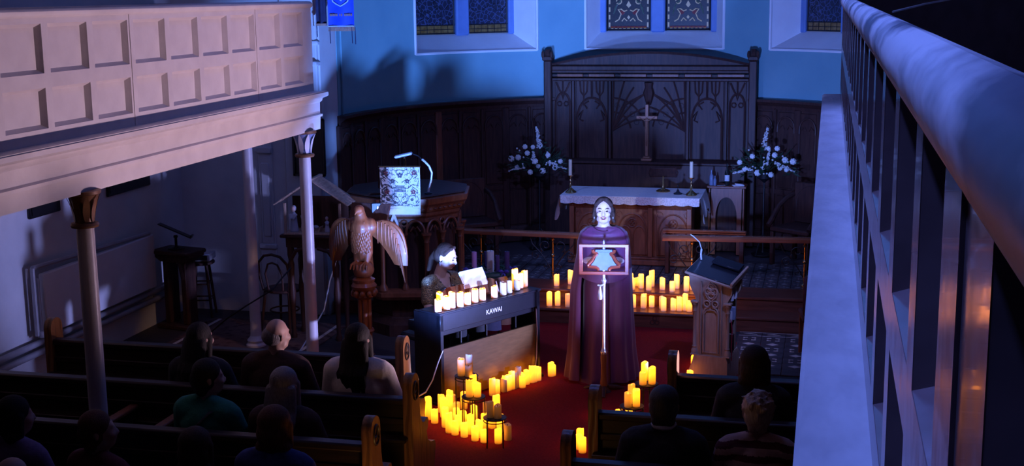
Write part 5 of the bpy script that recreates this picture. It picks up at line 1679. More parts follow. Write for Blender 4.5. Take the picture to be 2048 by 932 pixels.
mat('hair_blond', (0.36, 0.26, 0.20), 0.5, col2=(0.50, 0.38, 0.30), scale=26, stretch=(5, 5, 1.2), bump=0.6)
mat('knit_brown', (0.050, 0.022, 0.018), 0.9, col2=(0.065, 0.03, 0.024), scale=40, bump=0.3)
mat('knit_cream', (0.70, 0.61, 0.53), 0.9, col2=(0.78, 0.68, 0.60), scale=40, bump=0.3)
mat('knit_green', (0.014, 0.17, 0.12), 0.9, col2=(0.02, 0.21, 0.15), scale=40, bump=0.3)
mat('knit_dark', (0.020, 0.020, 0.026), 0.9, col2=(0.03, 0.03, 0.036), scale=40, bump=0.3)
mat('knit_blue', (0.02, 0.035, 0.16), 0.9, col2=(0.03, 0.05, 0.2), scale=40, bump=0.3)
mat('knit_maroon', (0.085, 0.010, 0.018), 0.9, col2=(0.11, 0.014, 0.022), scale=40, bump=0.3)
mat('knit_lilac', (0.17, 0.11, 0.22), 0.9, col2=(0.2, 0.13, 0.26), scale=40, bump=0.3)
mat('trousers', (0.016, 0.016, 0.02), 0.9, col2=(0.022, 0.022, 0.028), scale=40, bump=0.2)
mat('stripe_light', (0.50, 0.30, 0.26), 0.9, col2=(0.56, 0.35, 0.3), scale=40, bump=0.3)
mat('shoe_leather', (0.010, 0.008, 0.008), 0.4, col2=(0.016, 0.012, 0.012), scale=30)

def head_shapes(m, T, fine=False):
    """head in local space: origin at the neck joint, face towards +y; T maps to the body"""
    def e(c, r):
        q = T @ V(c)
        m.ell(q, r, 16, 12)
    def c(a, b, ra, rb):
        m.cap(T @ V(a), T @ V(b), ra, rb, 12)
    e((0, .005, .155), (.076, .092, .085))          # skull
    e((0, .045, .10), (.060, .055, .075))           # face
    c((0, .055, .045), (0, .068, .05), .034, .028)  # chin
    c((-.035, .03, .055), (-.02, .06, .048), .030, .026)
    c((.035, .03, .055), (.02, .06, .048), .030, .026)
    c((0, .096, .135), (0, .112, .098), .010, .015)  # nose
    c((-.012, .10, .095), (.012, .10, .095), .010, .010)
    c((-.030, .083, .150), (.030, .083, .150), .014, .014)  # brow
    c((-.038, .075, .10), (-.034, .078, .10), .024, .024)
    c((.038, .075, .10), (.034, .078, .10), .024, .024)
    c((-.016, .093, .068), (.016, .093, .068), .009, .009)  # mouth
    for s in (-1, 1):
        c((s * .076, -.008, .10), (s * .080, -.012, .135), .012, .015)  # ears
    m.cap(T @ V((0, -.012, -.06)), T @ V((0, .0, .08)), .056, .052, 16)

def hand_shapes(m, wrist, direction, palm_n, s, curl=.5, size=1.0, thumb=1):
    """five-fingered hand: palm, four unequal fingers with two bends, thumb off the side of the palm"""
    d = V(direction).normalized(); n = V(palm_n).normalized(); n = (n - d * n.dot(d)).normalized()
    sd = d.cross(n) * s
    w_ = V(wrist)
    k = size
    m.cap(w_, w_ + d * .03 * k, .024 * k, .026 * k, 10)
    for q in (-1.4, -.45, .45, 1.4):
        m.cap(w_ + d * .02 * k + sd * q * .014 * k, w_ + d * .085 * k + sd * q * .019 * k, .014 * k, .011 * k, 8)
    for i, (q, l) in enumerate(((-1.5, .056), (-.5, .070), (.5, .078), (1.5, .068))):
        p = w_ + d * .085 * k + sd * q * .0195 * k
        a = curl
        for j in range(3):
            dd = d * cos(a) + n * sin(a)
            p2 = p + dd * l * k * (.46, .32, .24)[j]
            m.cap(p, p2, (.0098 - .001 * j) * k, (.0088 - .001 * j) * k, 8)
            p = p2; a += curl * .8
    p = w_ + d * .025 * k + sd * 1.4 * .016 * k * thumb
    p2 = p + (d * .5 + sd * thumb * .7 + n * .35).normalized() * .04 * k
    p3 = p2 + (d * .9 + sd * thumb * .15 + n * .3).normalized() * .035 * k
    m.cap(p, p2, .013 * k, .010 * k, 8); m.cap(p2, p3, .010 * k, .008 * k, 8)

def seated(x, yb, ztop, label, top, hair, style, rz=0.0, head=(0, 0, 0), skin='skin', wide=1.0, extra=None):
    """person sitting in a pew whose back is at yb, facing +y; ztop = height of the crown"""
    k = root('person', (x, yb + .21, 0), rz, label, 'person')
    dz = ztop - 1.36
    zs = 1.03 + dz                       # shoulders
    w_ = wide
    J = {s: dict(sh=V((s * .175 * w_, 0, zs - .015)), el=V((s * .235 * w_, .06, .76 + dz * .5)), wr=V((s * .07, .27, .64)), hip=V((s * .095, .02, .53)), kn=V((s * .12, .44, .52)), an=V((s * .12, .42, .09))) for s in (-1, 1)}
    T = M.Translation((0, .02, zs + .075)) @ M.Rotation(head[2], 4, 'Z') @ M.Rotation(head[0], 4, 'X') @ M.Rotation(head[1], 4, 'Y')
    m = MB()
    head_shapes(m, T)
    def torso(m, g):
        m.ell((0, .01, .56), (.175 * w_ + g, .14 + g, .13 + g), 16, 10)
        m.ell((0, .0, .74 + dz * .4), (.155 * w_ + g, .115 + g, .17 + g), 16, 10)
        m.ell((0, -.0, .91 + dz * .8), (.175 * w_ + g, .12 + g, .16 + g), 16, 10)
        m.cap((-.145 * w_, -.01, zs - .01), (.145 * w_, -.01, zs - .01), .07 + g, .07 + g, 14)
        for s in (-1, 1):
            m.cap((s * .05, -.01, zs + .05), (s * .15 * w_, -.005, zs + .005), .045 + g, .06 + g, 12)
            m.cap(J[s]['sh'], J[s]['el'], .058 + g, .046 + g, 12)
            m.cap(J[s]['el'], J[s]['wr'] + (J[s]['el'] - J[s]['wr']) * .12, .045 + g, .032 + g, 12)
    torso(m, -.008)
    for s in (-1, 1):
        m.cap(J[s]['hip'], J[s]['kn'], .085, .06, 12)
        m.cap(J[s]['kn'], J[s]['an'], .056, .038, 12)
        m.cap(J[s]['an'], J[s]['an'] + V((s * .02, .16, -.05)), .038, .032, 10)
        hand_shapes(m, J[s]['wr'], (-s * .75, .6, -.2), (0, .0, -1), -s, .45, 1.0, 1)
    fuse(m, 'body', skin, k, .0125, 3)
    m = MB(); torso(m, .010)
    if style in ('collar',):
        MB().tube([(.066 * cos(2 * pi * i / 16), .006 + .066 * sin(2 * pi * i / 16), zs + .092) for i in range(16)], .013, 8, True).build('shirt_collar', 'shirt_white', k)
    g = fuse(m, 'top_garment', top, k, .007 if extra == 'stripes' else .0125, 4)
    if extra == 'stripes':
        g.data.materials.append(MATS['knit_maroon'])
        mi = []
        for p in g.data.polygons:
            a = math.hypot(p.center.x, 0)
            v = (p.center.z + .30 * max(0, a - .12)) / .075
            mi.append(1 if (v % 1) < .5 else 0)
        g.data.polygons.foreach_set('material_index', mi)
    if extra == 'strap':
        st2 = MB().tube([(.15, .03, zs + .05), (.08, -.10, zs + .01), (-.02, -.145, zs - .10), (-.14, -.12, zs - .24), (-.19, -.02, zs - .30)], .014, 6, flat=.4)
        st2.build('bag_strap', 'knit_dark', k)
    m = MB()
    for s in (-1, 1):
        m.cap(J[s]['hip'], J[s]['kn'], .094, .070, 12); m.cap(J[s]['kn'], J[s]['an'] + V((0, 0, .03)), .066, .052, 12)
    m.ell((0, .01, .53), (.185 * w_, .15, .10), 14, 8)
    fuse(m, 'trousers', 'trousers', k, .016, 3)
    for s in (-1, 1):
        MB().cap(J[s]['an'] + V((0, -.02, -.05)), J[s]['an'] + V((s * .02, .17, -.055)), .042, .036, 12).build('shoe', 'shoe_leather', k)
    # hair
    m = MB()
    def e(c, r): m.ell(T @ V(c), r, 16, 12)
    def c(a, b, ra, rb): m.cap(T @ V(a), T @ V(b), ra, rb, 12)
    if style == 'bald':
        e((0, -.034, .125), (.078, .068, .070))
        for i in range(9):
            a = pi + pi * i / 8
            c((.068 * cos(a), .0 + .080 * sin(a), .12), (.064 * cos(a), .0 + .074 * sin(a), .165), .018, .014)
    elif style in ('short', 'collar'):
        e((0, -.008, .170), (.090, .098, .088))
        e((0, -.032, .12), (.087, .076, .085))
        c((-.035, -.05, .055), (.035, -.05, .055), .038, .038)
    elif style == 'crop':
        e((0, -.008, .170), (.090, .098, .085))
        e((0, -.035, .12), (.082, .072, .08))
        c((-.02, -.06, .06), (.02, -.06, .06), .036, .036)
        rn = random.Random(4)
        for i in range(90):
            a, b = rn.uniform(0, 2 * pi), rn.uniform(.05, 1.9)
            p = V((.088 * cos(a) * sin(b), -.008 + .095 * sin(a) * sin(b), .17 + .083 * cos(b)))
            c(tuple(p), tuple(p + V((rn.uniform(-.02, .02), rn.uniform(-.02, .02), .014))), .013, .006)
    elif style == 'bob':
        e((0, -.008, .165), (.094, .102, .092))
        e((0, -.035, .10), (.092, .080, .10))
        c((-.06, -.03, .02), (.06, -.03, .02), .045, .045)
        for s in (-1, 1):
            c((s * .07, .01, .14), (s * .075, .005, .02), .035, .030)
    else:   # long
        e((0, -.008, .165), (.088, .098, .090))
        e((0, -.035, .10), (.086, .076, .11))
        rn = random.Random(int(abs(x) * 100))
        for i in range(15):
            q = -1 + 2 * i / 14
            l = rn.uniform(.20, .30)
            c((q * .072, -.052 - .03 * (1 - q * q), .12), (q * .090, -.085 - .03 * (1 - q * q), -.02), .030, .024)
            mid_ = (q * .095 + rn.uniform(-.015, .015), -.120 - .03 * (1 - q * q) - rn.uniform(0, .015), -.08)
            c((q * .090, -.085 - .03 * (1 - q * q), -.02), mid_, .024, .019)
            c(mid_, (q * .085 + rn.uniform(-.03, .03), -.135 - .02 * (1 - q * q), -.05 - l * .8), .019, .007)
        for s in (-1, 1):
            c((s * .072, .02, .14), (s * .088, -.01, .0), .028, .026)
    fuse(m, 'hair', hair, k, .0075, 5)
    return k

seated(-4.31, 7.95, 1.27, 'person with long black hair sitting beside the partition in the second far pew', 'knit_dark', 'hair_black', 'long', head=(0, 0, -.3))
seated(-3.72, 7.95, 1.33, 'balding person in a brown jumper sitting behind the front pew', 'knit_brown', 'hair_grey', 'bald', head=(0, 0, -.5), wide=1.1)
seated(-3.10, 7.95, 1.33, 'person with long dark hair and a cream top, sitting by the aisle', 'knit_cream', 'hair_black', 'long', wide=1.1, head=(.1, 0, -.15))
seated(-3.80, 7.05, 1.28, 'person in a green top with a bag strap, in the third far pew', 'knit_green', 'hair_black', 'short', rz=-.15, head=(0, 0, -.7), wide=1.05, extra='strap')
seated(-3.27, 7.05, 1.26, 'person with long grey hair and a brown top, in the third far pew', 'knit_brown', 'hair_grey', 'long')
seated(-2.93, 6.14, 1.32, 'person with wavy reddish hair and a blue top, behind the carved glowing pew end', 'knit_blue', 'hair_red', 'bob')
seated(-3.42, 6.14, 1.16, 'low dark-haired person in black, left of the person with reddish hair', 'knit_dark', 'hair_brown', 'bob')
seated(-4.03, 6.14, 1.22, 'person with auburn hair and a dark red top, below the dim column', 'knit_maroon', 'hair_red', 'short', rz=-.3, head=(.1, 0, -.7))
seated(-4.58, 6.14, 1.27, 'person with black hair and a lilac sleeve near the bottom left corner', 'knit_lilac', 'hair_black', 'bob', rz=-.2, head=(0, 0, -.6))
seated(-3.98, 5.24, 1.27, 'bald head rising from the bottom edge near the left corner', 'knit_dark', 'hair_grey', 'bald')
seated(-3.46, 5.24, 1.25, 'grey-haired head just showing at the bottom edge', 'knit_dark', 'hair_grey', 'short')
seated(-.87, 7.03, 1.29, 'short-haired person in a dark collared jacket on the near side', 'knit_dark', 'hair_ash', 'collar', wide=1.1)
seated(-.40, 7.93, 1.31, 'person with a dark brown bob and black top, behind the reading desk', 'knit_dark', 'hair_brown', 'bob')
seated(-.33, 7.03, 1.28, 'person with cropped fair hair and a striped top on the near side', 'stripe_light', 'hair_blond', 'crop', extra='stripes')

# ------------------------------------------------------------------ the singer
sg = root('person', (-1.935, 11.42, 0), radians(8), 'singer in a plum caped gown standing behind the reading stand', 'person')
T = M.Translation((0, 0.0, 1.47)) @ M.Rotation(pi, 4, 'Z') @ M.Rotation(radians(6), 4, 'X')
m = MB()
head_shapes(m, T)
m.ell((0, .01, 1.22), (.155, .10, .16), 16, 12)
m.ell((0, .01, 1.05), (.125, .09, .16), 16, 12)
m.ell((0, .01, .90), (.165, .12, .14), 16, 12)
m.cap((-.13, .01, 1.37), (.13, .01, 1.37), .055, .055, 14)
for s in (-1, 1):
    m.cap((s * .04, 0, 1.43), (s * .14, .01, 1.375), .04, .05, 12)
    m.cap((s * .165, .01, 1.365), (s * .21, .0, 1.13), .048, .040, 12)
    m.cap((s * .21, .0, 1.13), (s * .10, -.20, 1.19), .038, .027, 12)
    hand_shapes(m, (s * .10, -.20, 1.19), (-s * .7, -.6, .05), (0, .2, 1), s, .35, .95, 1)
    m.cap((s * .085, .01, .86), (s * .09, .0, .48), .09, .06, 12)
    m.cap((s * .09, .0, .48), (s * .09, .03, .09), .055, .035, 12)
    m.cap((s * .09, .03, .07), (s * .10, -.10, .03), .036, .028, 10)
    m.ell((s * .06, -.085, 1.24), (.055, .045, .055), 12, 8)
body = fuse(m, 'body', 'skin_pale', sg, .0075, 3)
def face(parent, T, open_mouth):
    for s in (-1, 1):
        q = MB().ell(T @ V((s * .031, .094, .128)), (.013, .006, .006), 10, 6); q.build('eye', 'eye_dark', parent)
        q = MB().tube([T @ V((s * .016, .102, .148)), T @ V((s * .034, .101, .155)), T @ V((s * .050, .092, .149))], [.003, .0035, .002], 6); q.build('eyebrow', 'hair_brown', parent)
    q = MB().tube([T @ V((-.024, .094, .070)), T @ V((-.010, .104, .076)), T @ V((.010, .104, .076)), T @ V((.024, .094, .070)), T @ V((.010, .102, .055 if open_mouth else .062)), T @ V((-.010, .102, .055 if open_mouth else .062))], .0045, 6, True)
    q.build('lips', 'lip', parent)
    if open_mouth:
        q = MB().ell(T @ V((0, .1005, .066)), (.017, .004, .008), 10, 6); q.build('open_mouth', 'eye_dark', parent)
        q = MB().ell(T @ V((0, .103, .070)), (.014, .003, .004), 10, 6); q.build('teeth', 'teeth', parent)
face(sg, T, True)
# hair: parted waves to the shoulders
m = MB()
def e(c, r): m.ell(T @ V(c), r, 16, 12)
def c(a, b, ra, rb): m.cap(T @ V(a), T @ V(b), ra, rb, 12)
e((0, -.022, .168), (.088, .088, .090))
e((0, -.04, .12), (.086, .068, .10))
for s in (-1, 1):
    c((s * .02, .055, .232), (s * .065, .055, .185), .024, .022)
    c((s * .065, .050, .185), (s * .080, .020, .135), .018, .018)
    for j in range(3):
        pts = [(s * (.076 + .006 * j), .012 - .03 * j, .14), (s * .090, .0 - .03 * j, .09), (s * .080, -.004 - .03 * j, .055), (s * .094, -.006 - .03 * j, .03)]
        for a, b in zip(pts, pts[1:]):
            c(a, b, .017, .015)
fuse(m, 'hair', 'hair_brown', sg, .007, 2)
for s in (-1, 1):
    q = MB().ell(T @ V((s * .085, .008, .065)), (.006, .006, .014), 8, 6); q.build('earring', 'silver', sg)
# gown: fitted column falling to the floor with soft folds
def gown(u, v):
    a = 2 * pi * u
    z = 1.443 * (1 - v) + .012
    ks = [(1.455, .09, .068), (1.40, .15, .09), (1.25, .165, .12), (1.08, .145, .11), (.92, .185, .145), (.5, .19, .16), (.1, .215, .19), (0, .23, .20)]
    for (z1, a1, b1), (z0, a0, b0) in zip(ks, ks[1:]):
        if z >= z0:
            t = (z - z0) / (z1 - z0)
            rx, ry = a0 + (a1 - a0) * t, b0 + (b1 - b0) * t
            break
    else:
        rx, ry = .27, .22
    fold = 1 + .05 * max(0, (1.0 - z)) * sin(a * 9 + .6) + .03 * max(0, 1 - z) * sin(a * 5)
    return (rx * cos(a) * fold, ry * sin(a) * fold + .01, z)
m = MB().grid(gown, 90, 48, True)
m.build('gown', 'gown_plum', sg, 80)
# cape: hangs from the shoulders round the back and both sides, open in front below the chest
CP = [(.115, .085, 1.462), (.165, .10, 1.448), (.212, .115, 1.408), (.236, .128, 1.33), (.255, .15, 1.1), (.265, .18, .7), (.285, .215, .3), (.315, .25, .045)]
def cprof(t):
    q = t * (len(CP) - 1)
    i = min(int(q), len(CP) - 2)
    f = q - i
    return [CP[i][k] * (1 - f) + CP[i + 1][k] * f for k in range(3)]
def cape(off):
    def fn(u, v):
        t = v
        oa, ob = 14, 52 - 10 * t          # the opening lies more towards her right hand
        a = radians(-90 + oa + (360 - oa - ob) * u)
        rx, ry, z = cprof(t)
        if z > 1.2:
            w_ = 1.0
        else:
            w_ = 1 + (1.2 - z) * (.05 * sin(a * 12) + .025 * sin(a * 7 + 1))
        if cos(a) < 0 and z < 1.2:
            rx += .045 * min(1, (1.2 - z) * 3) * -cos(a)
        return ((rx - off) * cos(a) * w_, (ry - off) * sin(a) * w_ + .012, z)
    return fn
m = MB().grid(cape(0), 130, 57).grid(cape(.006), 130, 57)
m.build('cape', 'gown_plum', sg, 80)
# cowl drape across the chest, hanging in swags between the shoulders
m = MB()
def cowl(off):
    def fn(u, v):
        a = radians(-150 + 120 * u)
        t = v * .60
        rx, ry, z = cprof(t)
        sw = sin(pi * u)
        dz = -.035 * sw * (1 - v) - .05 * sw * v
        fold = .010 * sin(v * 17 + 2.5 * sw + 1.5 * u) * min(1, v * 4) * (.35 + .65 * sw)
        k = 1.025 + fold / .13
        return ((rx - off) * cos(a) * (1.01 + .25 * fold / .13), (ry - off) * sin(a) * k - .006 - .02 * sw * v, z + dz)
    return fn
m.grid(cowl(0), 48, 44).grid(cowl(.006), 48, 44)
m.build('cowl_drape', 'gown_plum', sg, 80)

# ------------------------------------------------------------------ the pianist
pp = on_piano(.60, .66, 0)
pi_ = root('person', (pp.x, pp.y, 0), radians(-120), 'pianist in a sequinned top sitting at the piano', 'person')
T = M.Translation((0, .06, 1.06)) @ M.Rotation(radians(22), 4, 'Z') @ M.Rotation(radians(-16), 4, 'X')
m = MB()
head_shapes(m, T)
def ptorso(m, g):
    m.ell((0, .0, .56), (.18 + g, .15 + g, .13 + g), 16, 10)
    m.ell((0, .02, .74), (.135 + g, .105 + g, .16 + g), 16, 10)
    m.ell((0, .03, .88), (.155 + g, .105 + g, .13 + g), 16, 10)
    m.cap((-.12, .035, .965), (.12, .035, .965), .055 + g, .055 + g, 14)
    for s in (-1, 1):
        m.ell((s * .06, .12, .86), (.055 + g, .05 + g, .055 + g), 12, 8)
        m.cap((s * .155, .035, .96), (s * .20, .06, .84), .052 + g, .05 + g, 12)
ptorso(m, -.008)
for s in (-1, 1):
    m.cap((s * .16, .035, .955), (s * .225, .10, .73), .045, .038, 12)
    m.cap((s * .225, .10, .73), (s * .16, .33, .76), .036, .026, 12)
    hand_shapes(m, (s * .16, .33, .76), (-s * .15, .95, -.05), (0, 0, -1), -s, .42, .92, 1)
    m.cap((s * .10, .02, .53), (s * .13, .40, .55), .085, .062, 12)
    m.cap((s * .13, .40, .55), (s * .13, .36, .09), .056, .036, 12)
    m.cap((s * .13, .36, .06), (s * .14, .50, .035), .034, .028, 10)
fuse(m, 'body', 'skin_pale', pi_, .0075, 3)
face(pi_, T, False)
m = MB(); ptorso(m, .006)
for s in (-1, 1):
    m.cap((s * .16, .035, .955), (s * .205, .075, .80), .062, .060, 12)
g = fuse(m, 'sequinned_top', 'sequin', pi_, .009, 3)
# v-neck opening: faces of the top inside the V are removed
bm = bmesh.new(); bm.from_mesh(g.data)
kill = [f for f in bm.faces if f.calc_center_median().y > .04 and abs(f.calc_center_median().x) < .075 * (f.calc_center_median().z - .82) / .17]
kill += [f for f in bm.faces if f.calc_center_median().z > .985 and abs(f.calc_center_median().x) < .085 and f not in kill]
bmesh.ops.delete(bm, geom=list(set(kill)), context='FACES')
bm.to_mesh(g.data); bm.free()
m = MB()
for s in (-1, 1):
    m.cap((s * .10, .02, .53), (s * .13, .40, .55), .098, .078, 12); m.cap((s * .13, .40, .55), (s * .14, .36, .10), .075, .085, 12)
m.ell((0, .0, .54), (.19, .16, .12), 14, 8)
m.cap((0, .1, .5), (0, .36, .2), .10, .10, 12)
fuse(m, 'skirt', 'trousers', pi_, .016, 4)
for s in (-1, 1):
    MB().cap((s * .13, .34, .045), (s * .14, .52, .035), .040, .034, 12).build('shoe', 'shoe_leather', pi_)
m = MB()
def e(c, r): m.ell(T @ V(c), r, 16, 12)
def c(a, b, ra, rb): m.cap(T @ V(a), T @ V(b), ra, rb, 12)
e((0, -.014, .168), (.084, .094, .086))
e((0, -.04, .125), (.080, .068, .085))
c((0, -.09, .13), (0, -.125, .06), .040, .032)
c((0, -.125, .06), (.02, -.12, -.10), .030, .016)
for s in (-1, 1):
    c((s * .03, .05, .225), (s * .07, .02, .18), .018, .02)
fuse(m, 'hair', 'hair_brown', pi_, .007, 2)
for s in (-1, 1):
    q = MB().ell(T @ V((s * .088, .0, .07)), (.008, .008, .022), 8, 6); q.build('earring', 'silver', pi_)

# ================================================================== CANDLES
# x, y, surface height, candle height, glow
CANDLES = {
    'stand_a': [(-2.861, 9.882, 0.45, 0.149, 0.2), (-2.808, 9.941, 0.45, 0.169, 0.1), (-2.797, 9.878, 0.45, 0.102, 0.1)],
    'stand_b': [(-2.771, 9.801, 0.3, 0.138, 0.6), (-2.756, 9.863, 0.3, 0.164, 0.9), (-2.706, 9.814, 0.3, 0.115, 0.8)],
    'stand_c': [(-2.511, 9.473, 0.25, 0.136, 0.12), (-2.473, 9.525, 0.25, 0.165, 1), (-2.448, 9.467, 0.25, 0.105, 0.1)],
    'floor_l': [(-3.249, 9.975, 0, 0.182, 1), (-3.19, 10.0, 0, 0.186, 1), (-3.138, 10.205, 0, 0.158, 0.7), (-3.111, 9.918, 0, 0.118, 0.8), (-3.087, 10.294, 0, 0.166, 1), (-3.082, 10.084, 0, 0.162, 0.8), (-2.994, 9.837, 0, 0.168, 1), (-2.925, 9.715, 0, 0.164, 1), (-3.064, 10.205, 0, 0.153, 1), (-3.055, 10.274, 0, 0.136, 0.1), (-2.979, 10.124, 0, 0.114, 0.2), (-2.862, 9.671, 0, 0.114, 1), (-2.945, 10.005, 0, 0.109, 0.9), (-2.863, 9.778, 0, 0.13, 1), (-2.88, 9.983, 0, 0.101, 1), (-2.774, 9.636, 0, 0.116, 0.9), (-2.965, 10.506, 0, 0.152, 0.9), (-2.971, 10.329, 0, 0.158, 0.7), (-2.743, 9.719, 0, 0.167, 1), (-2.802, 10.041, 0, 0.128, 1), (-2.666, 9.57, 0, 0.117, 1), (-2.653, 9.654, 0, 0.14, 1), (-2.663, 9.861, 0, 0.134, 1), (-2.583, 9.545, 0, 0.113, 1), (-2.607, 9.893, 0, 0.107, 0.5), (-2.517, 9.809, 0, 0.139, 1), (-2.467, 9.546, 0, 0.119, 1), (-2.411, 9.639, 0, 0.137, 0.12), (-2.745, 10.226, 0, 0.111, 0.12), (-2.741, 10.893, 0, 0.144, 1), (-2.825, 10.748, 0, 0.154, 0.6), (-2.75, 10.877, 0, 0.115, 0.12), (-2.719, 10.932, 0, 0.145, 0.9), (-2.797, 10.797, 0, 0.137, 0.8), (-2.684, 10.991, 0, 0.152, 0.15), (-2.699, 10.966, 0, 0.163, 1), (-2.723, 10.924, 0, 0.121, 0.9), (-2.564, 11.2, 0, 0.151, 1), (-2.642, 11.064, 0, 0.132, 1), (-2.657, 11.038, 0, 0.186, 0.15), (-2.523, 11.27, 0, 0.129, 1), (-2.433, 11.427, 0, 0.13, 1), (-2.6, 11.137, 0, 0.133, 1), (-2.615, 11.027, 0, 0.118, 0.8), (-2.55, 11.224, 0, 0.143, 1), (-2.628, 11.578, 0, 0.127, 1), (-2.421, 11.447, 0, 0.113, 1)],
    'upper': [(-2.874, 13.827, 0.32, 0.137, 1), (-2.74, 13.953, 0.32, 0.157, 1), (-2.018, 13.799, 0.32, 0.132, 0.8), (-2.052, 13.908, 0.32, 0.16, 0.5), (-1.99, 13.993, 0.32, 0.1, 1), (-1.934, 13.888, 0.32, 0.157, 1), (-1.837, 13.8, 0.32, 0.155, 1), (-1.831, 14.006, 0.32, 0.179, 1), (-1.696, 13.868, 0.32, 0.135, 1), (-1.579, 13.798, 0.32, 0.107, 1), (-1.548, 13.956, 0.32, 0.158, 1), (-1.43, 13.843, 0.32, 0.156, 1), (-1.371, 13.921, 0.32, 0.136, 1), (-1.247, 13.84, 0.32, 0.154, 1)],
    'lower': [(-2.887, 13.493, 0.17, 0.158, 1), (-2.801, 13.526, 0.17, 0.16, 1), (-2.68, 13.493, 0.17, 0.148, 0.25), (-1.978, 13.596, 0.17, 0.148, 0.9), (-1.87, 13.655, 0.17, 0.139, 1), (-1.867, 13.597, 0.17, 0.127, 0.7), (-1.784, 13.653, 0.17, 0.126, 1), (-1.668, 13.608, 0.17, 0.13, 0.3), (-1.637, 13.505, 0.17, 0.139, 0.8), (-1.537, 13.546, 0.17, 0.132, 0.8), (-1.473, 13.541, 0.17, 0.16, 1), (-1.413, 13.568, 0.17, 0.176, 1), (-1.364, 13.529, 0.17, 0.124, 1), (-1.264, 13.549, 0.17, 0.173, 1), (-1.19, 13.552, 0.17, 0.136, 1)],
    'piano': [(-3.204, 10.392, 0.85, 0.11, 0.6), (-3.223, 10.506, 0.85, 0.14, 0.9), (-3.153, 10.48, 0.85, 0.124, 0.6), (-3.123, 10.541, 0.85, 0.146, 0.8), (-3.065, 10.6, 0.85, 0.129, 0.6), (-3.024, 10.689, 0.85, 0.107, 0.8), (-2.982, 10.786, 0.85, 0.125, 0.6), (-2.935, 10.87, 0.85, 0.104, 0.7), (-2.858, 10.994, 0.85, 0.109, 0.6), (-2.804, 11.107, 0.85, 0.126, 0.05), (-2.771, 11.191, 0.85, 0.123, 0.05), (-2.725, 11.314, 0.85, 0.093, 0.05), (-2.753, 11.352, 0.85, 0.187, 0.9), (-2.714, 11.397, 0.85, 0.145, 0.7), (-2.688, 11.465, 0.85, 0.154, 0.9)],
    'floor_r': [(-1.128, 12.149, 0, 0.146, 1), (-1.151, 11.929, 0, 0.133, 1), (-1.085, 12.006, 0, 0.133, 1), (-1.124, 11.706, 0, 0.127, 1), (-1.141, 11.469, 0, 0.121, 1), (-1.08, 11.63, 0, 0.126, 1), (-1.813, 10.367, 0, 0.129, 1), (-1.519, 10.235, 0, 0.129, 1), (-1.604, 10.218, 0, 0.117, 0.5), (-1.336, 10.465, 0, 0.135, 0.4), (-1.277, 10.229, 0, 0.126, 0.6), (-1.835, 9.717, 0, 0.104, 1), (-1.808, 9.541, 0, 0.12, 1), (-1.771, 9.475, 0, 0.114, 1)],
    'stand_d': [(-1.41, 10.374, 0.35, 0.156, 1), (-1.407, 10.25, 0.35, 0.113, 0.7), (-1.336, 10.285, 0.35, 0.142, 0.8)],
    'stand_e': [(-1.473, 10.057, 0.25, 0.151, 0.4), (-1.485, 9.946, 0.25, 0.114, 0.35), (-1.421, 9.971, 0.25, 0.139, 0.9)],
}
ORD = ['first', 'second', 'third', 'fourth', 'fifth', 'sixth', 'seventh', 'eighth', 'ninth', 'tenth', 'eleventh', 'twelfth', 'thirteenth', 'fourteenth', 'fifteenth', 'sixteenth',
       'seventeenth', 'eighteenth', 'nineteenth', 'twentieth']
def ordinal(i):
    if i < 20:
        return ORD[i]
    t = {2: 'twenty', 3: 'thirty', 4: 'forty', 5: 'fifty'}[(i + 1) // 10]
    r = (i + 1) % 10
    return t + ('-' + ORD[r - 1] if r else {'twenty': '', 'thirty': '', 'forty': '', 'fifty': ''}[t] + '')
PLACE = {
    'stand_a': ('on the tallest wire stand', 'candles on the wire stands'),
    'stand_b': ('on the wire stand amid the heap', 'candles on the wire stands'),
    'stand_c': ('on the wire stand nearest the aisle', 'candles on the wire stands'),
    'stand_d': ('on the taller near-side stand', 'candles on the wire stands'),
    'stand_e': ('on the lower near-side stand', 'candles on the wire stands'),
    'floor_l': ('in the carpet heap', 'candles on the carpet'),
    'floor_r': ('on the near-side carpet', 'candles on the carpet'),
    'upper': ('on the upper chancel step', 'candles on the chancel steps'),
    'lower': ('on the lower chancel step', 'candles on the chancel steps'),
    'piano': ('along the piano top', 'candles on the piano'),
}
CR = .030
flame_me = MB().lathe([(.0045, 0), (.007, .006), (.006, .014), (.002, .022), (.0005, .024)], 8).mesh('flame', 'wax_bright')
wick_off = MB().lathe([(.003, 0), (.003, .014), (.001, .016)], 6).mesh('wick', 'wick')
cache = {}
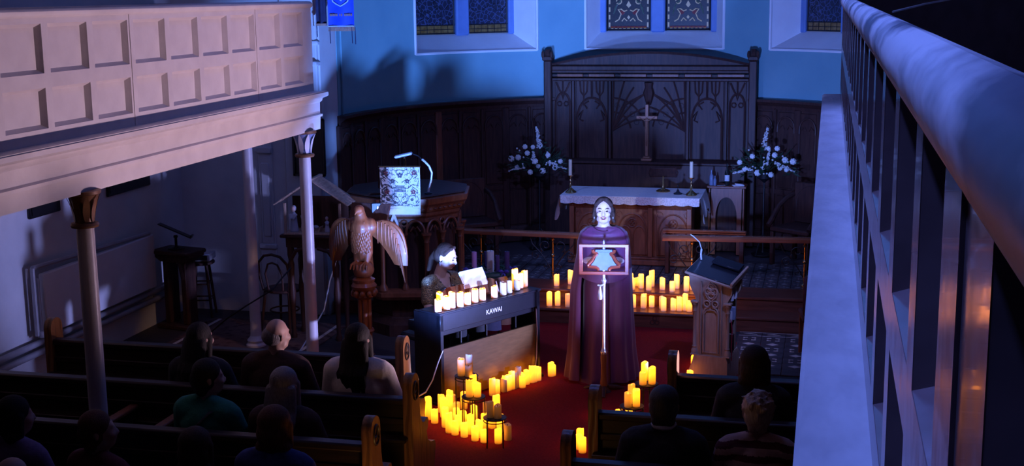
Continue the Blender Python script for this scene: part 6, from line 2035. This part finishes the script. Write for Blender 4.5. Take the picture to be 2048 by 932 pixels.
def wax(h, lit, var):
    hq = round(h / .012) * .012
    mt = 'wax_bright' if lit > .75 else 'wax_soft' if lit > .45 else 'wax_dim' if lit > .18 else 'wax_off'
    key = (hq, mt, var)
    if key not in cache:
        rn = random.Random(var)
        m = MB()
        n = 20
        prof = [(CR * .97, 0), (CR, .004), (CR, hq * .5), (CR * .985, hq - .01), (CR * .96, hq - .003), (CR * .88, hq), (CR * .80, hq - .004), (CR * .72, hq - .014), (CR * .3, hq - .017)]
        m.lathe(prof, n)
        dip = rn.uniform(0, 6.28)
        for i, p in enumerate(m.v):
            if p.z > hq - .0105:
                a = atan2(p.y, p.x)
                p.z += .005 * sin(a + dip) + .0025 * sin(3 * a + dip * 2)
        cache[key] = m.mesh('wax_body', mt)
    return cache[key], hq
total = 0
for key, items in CANDLES.items():
    place, grp = PLACE[key]
    order = sorted(range(len(items)), key=lambda i: items[i][0])
    for rank, i in enumerate(order):
        x, y, zs, h, lit = items[i]
        look = 'bright yellow' if lit > .75 else 'softly glowing' if lit > .45 else 'dimly glowing' if lit > .18 else 'unlit pale'
        size = 'tall' if h > .15 else 'short' if h < .118 else 'medium'
        base = zs + (.0135 if key.startswith('floor') else .002 if key in ('upper',) else .001)
        c_ = root('pillar_candle', (x, y, base), random.uniform(0, 6.28), '%s %s pillar candle %s, %s from the left' % (size, look, place, ordinal(rank)), 'candle', grp)
        me, hq = wax(h, lit, i % 3)
        put('wax_body', me, c_)
        put('flame' if lit > .18 else 'wick', flame_me if lit > .18 else wick_off, c_, (0, 0, hq - .017))
        total += 1

def wire_stand(pts, z, label, r):
    cx_ = sum(p[0] for p in pts) / len(pts); cy_ = sum(p[1] for p in pts) / len(pts)
    k = root('wire_stand', (cx_, cy_, .0135), random.uniform(0, 2), label, 'stand', 'wire candle stands')
    h = z - .0135
    MB().lathe([(r, h - .012), (r + .004, h - .008), (r + .004, h - .002), (r, h)], 26).build('round_plate', 'black_iron', k)
    MB().tube([(r * cos(2 * pi * i / 20), r * sin(2 * pi * i / 20), h - .03) for i in range(20)], .004, 6, True).build('hoop', 'black_iron', k)
    for q in range(4):
        a = q * pi / 2 + .4
        MB().tube([(r * .96 * cos(a), r * .96 * sin(a), h - .006), (r * 1.0 * cos(a), r * 1.0 * sin(a), 0)], .0055, 6).build('leg', 'black_iron', k)
wire_stand(CANDLES['stand_a'], .45, 'tallest black wire stand, close to the piano', .095)
wire_stand(CANDLES['stand_b'], .30, 'middle black wire stand in the candle heap', .095)
wire_stand(CANDLES['stand_c'], .25, 'low black wire stand nearest the aisle', .090)
wire_stand(CANDLES['stand_d'], .35, 'taller black wire stand by the near front pew', .095)
wire_stand(CANDLES['stand_e'], .25, 'lower black wire stand by the near front pew', .095)
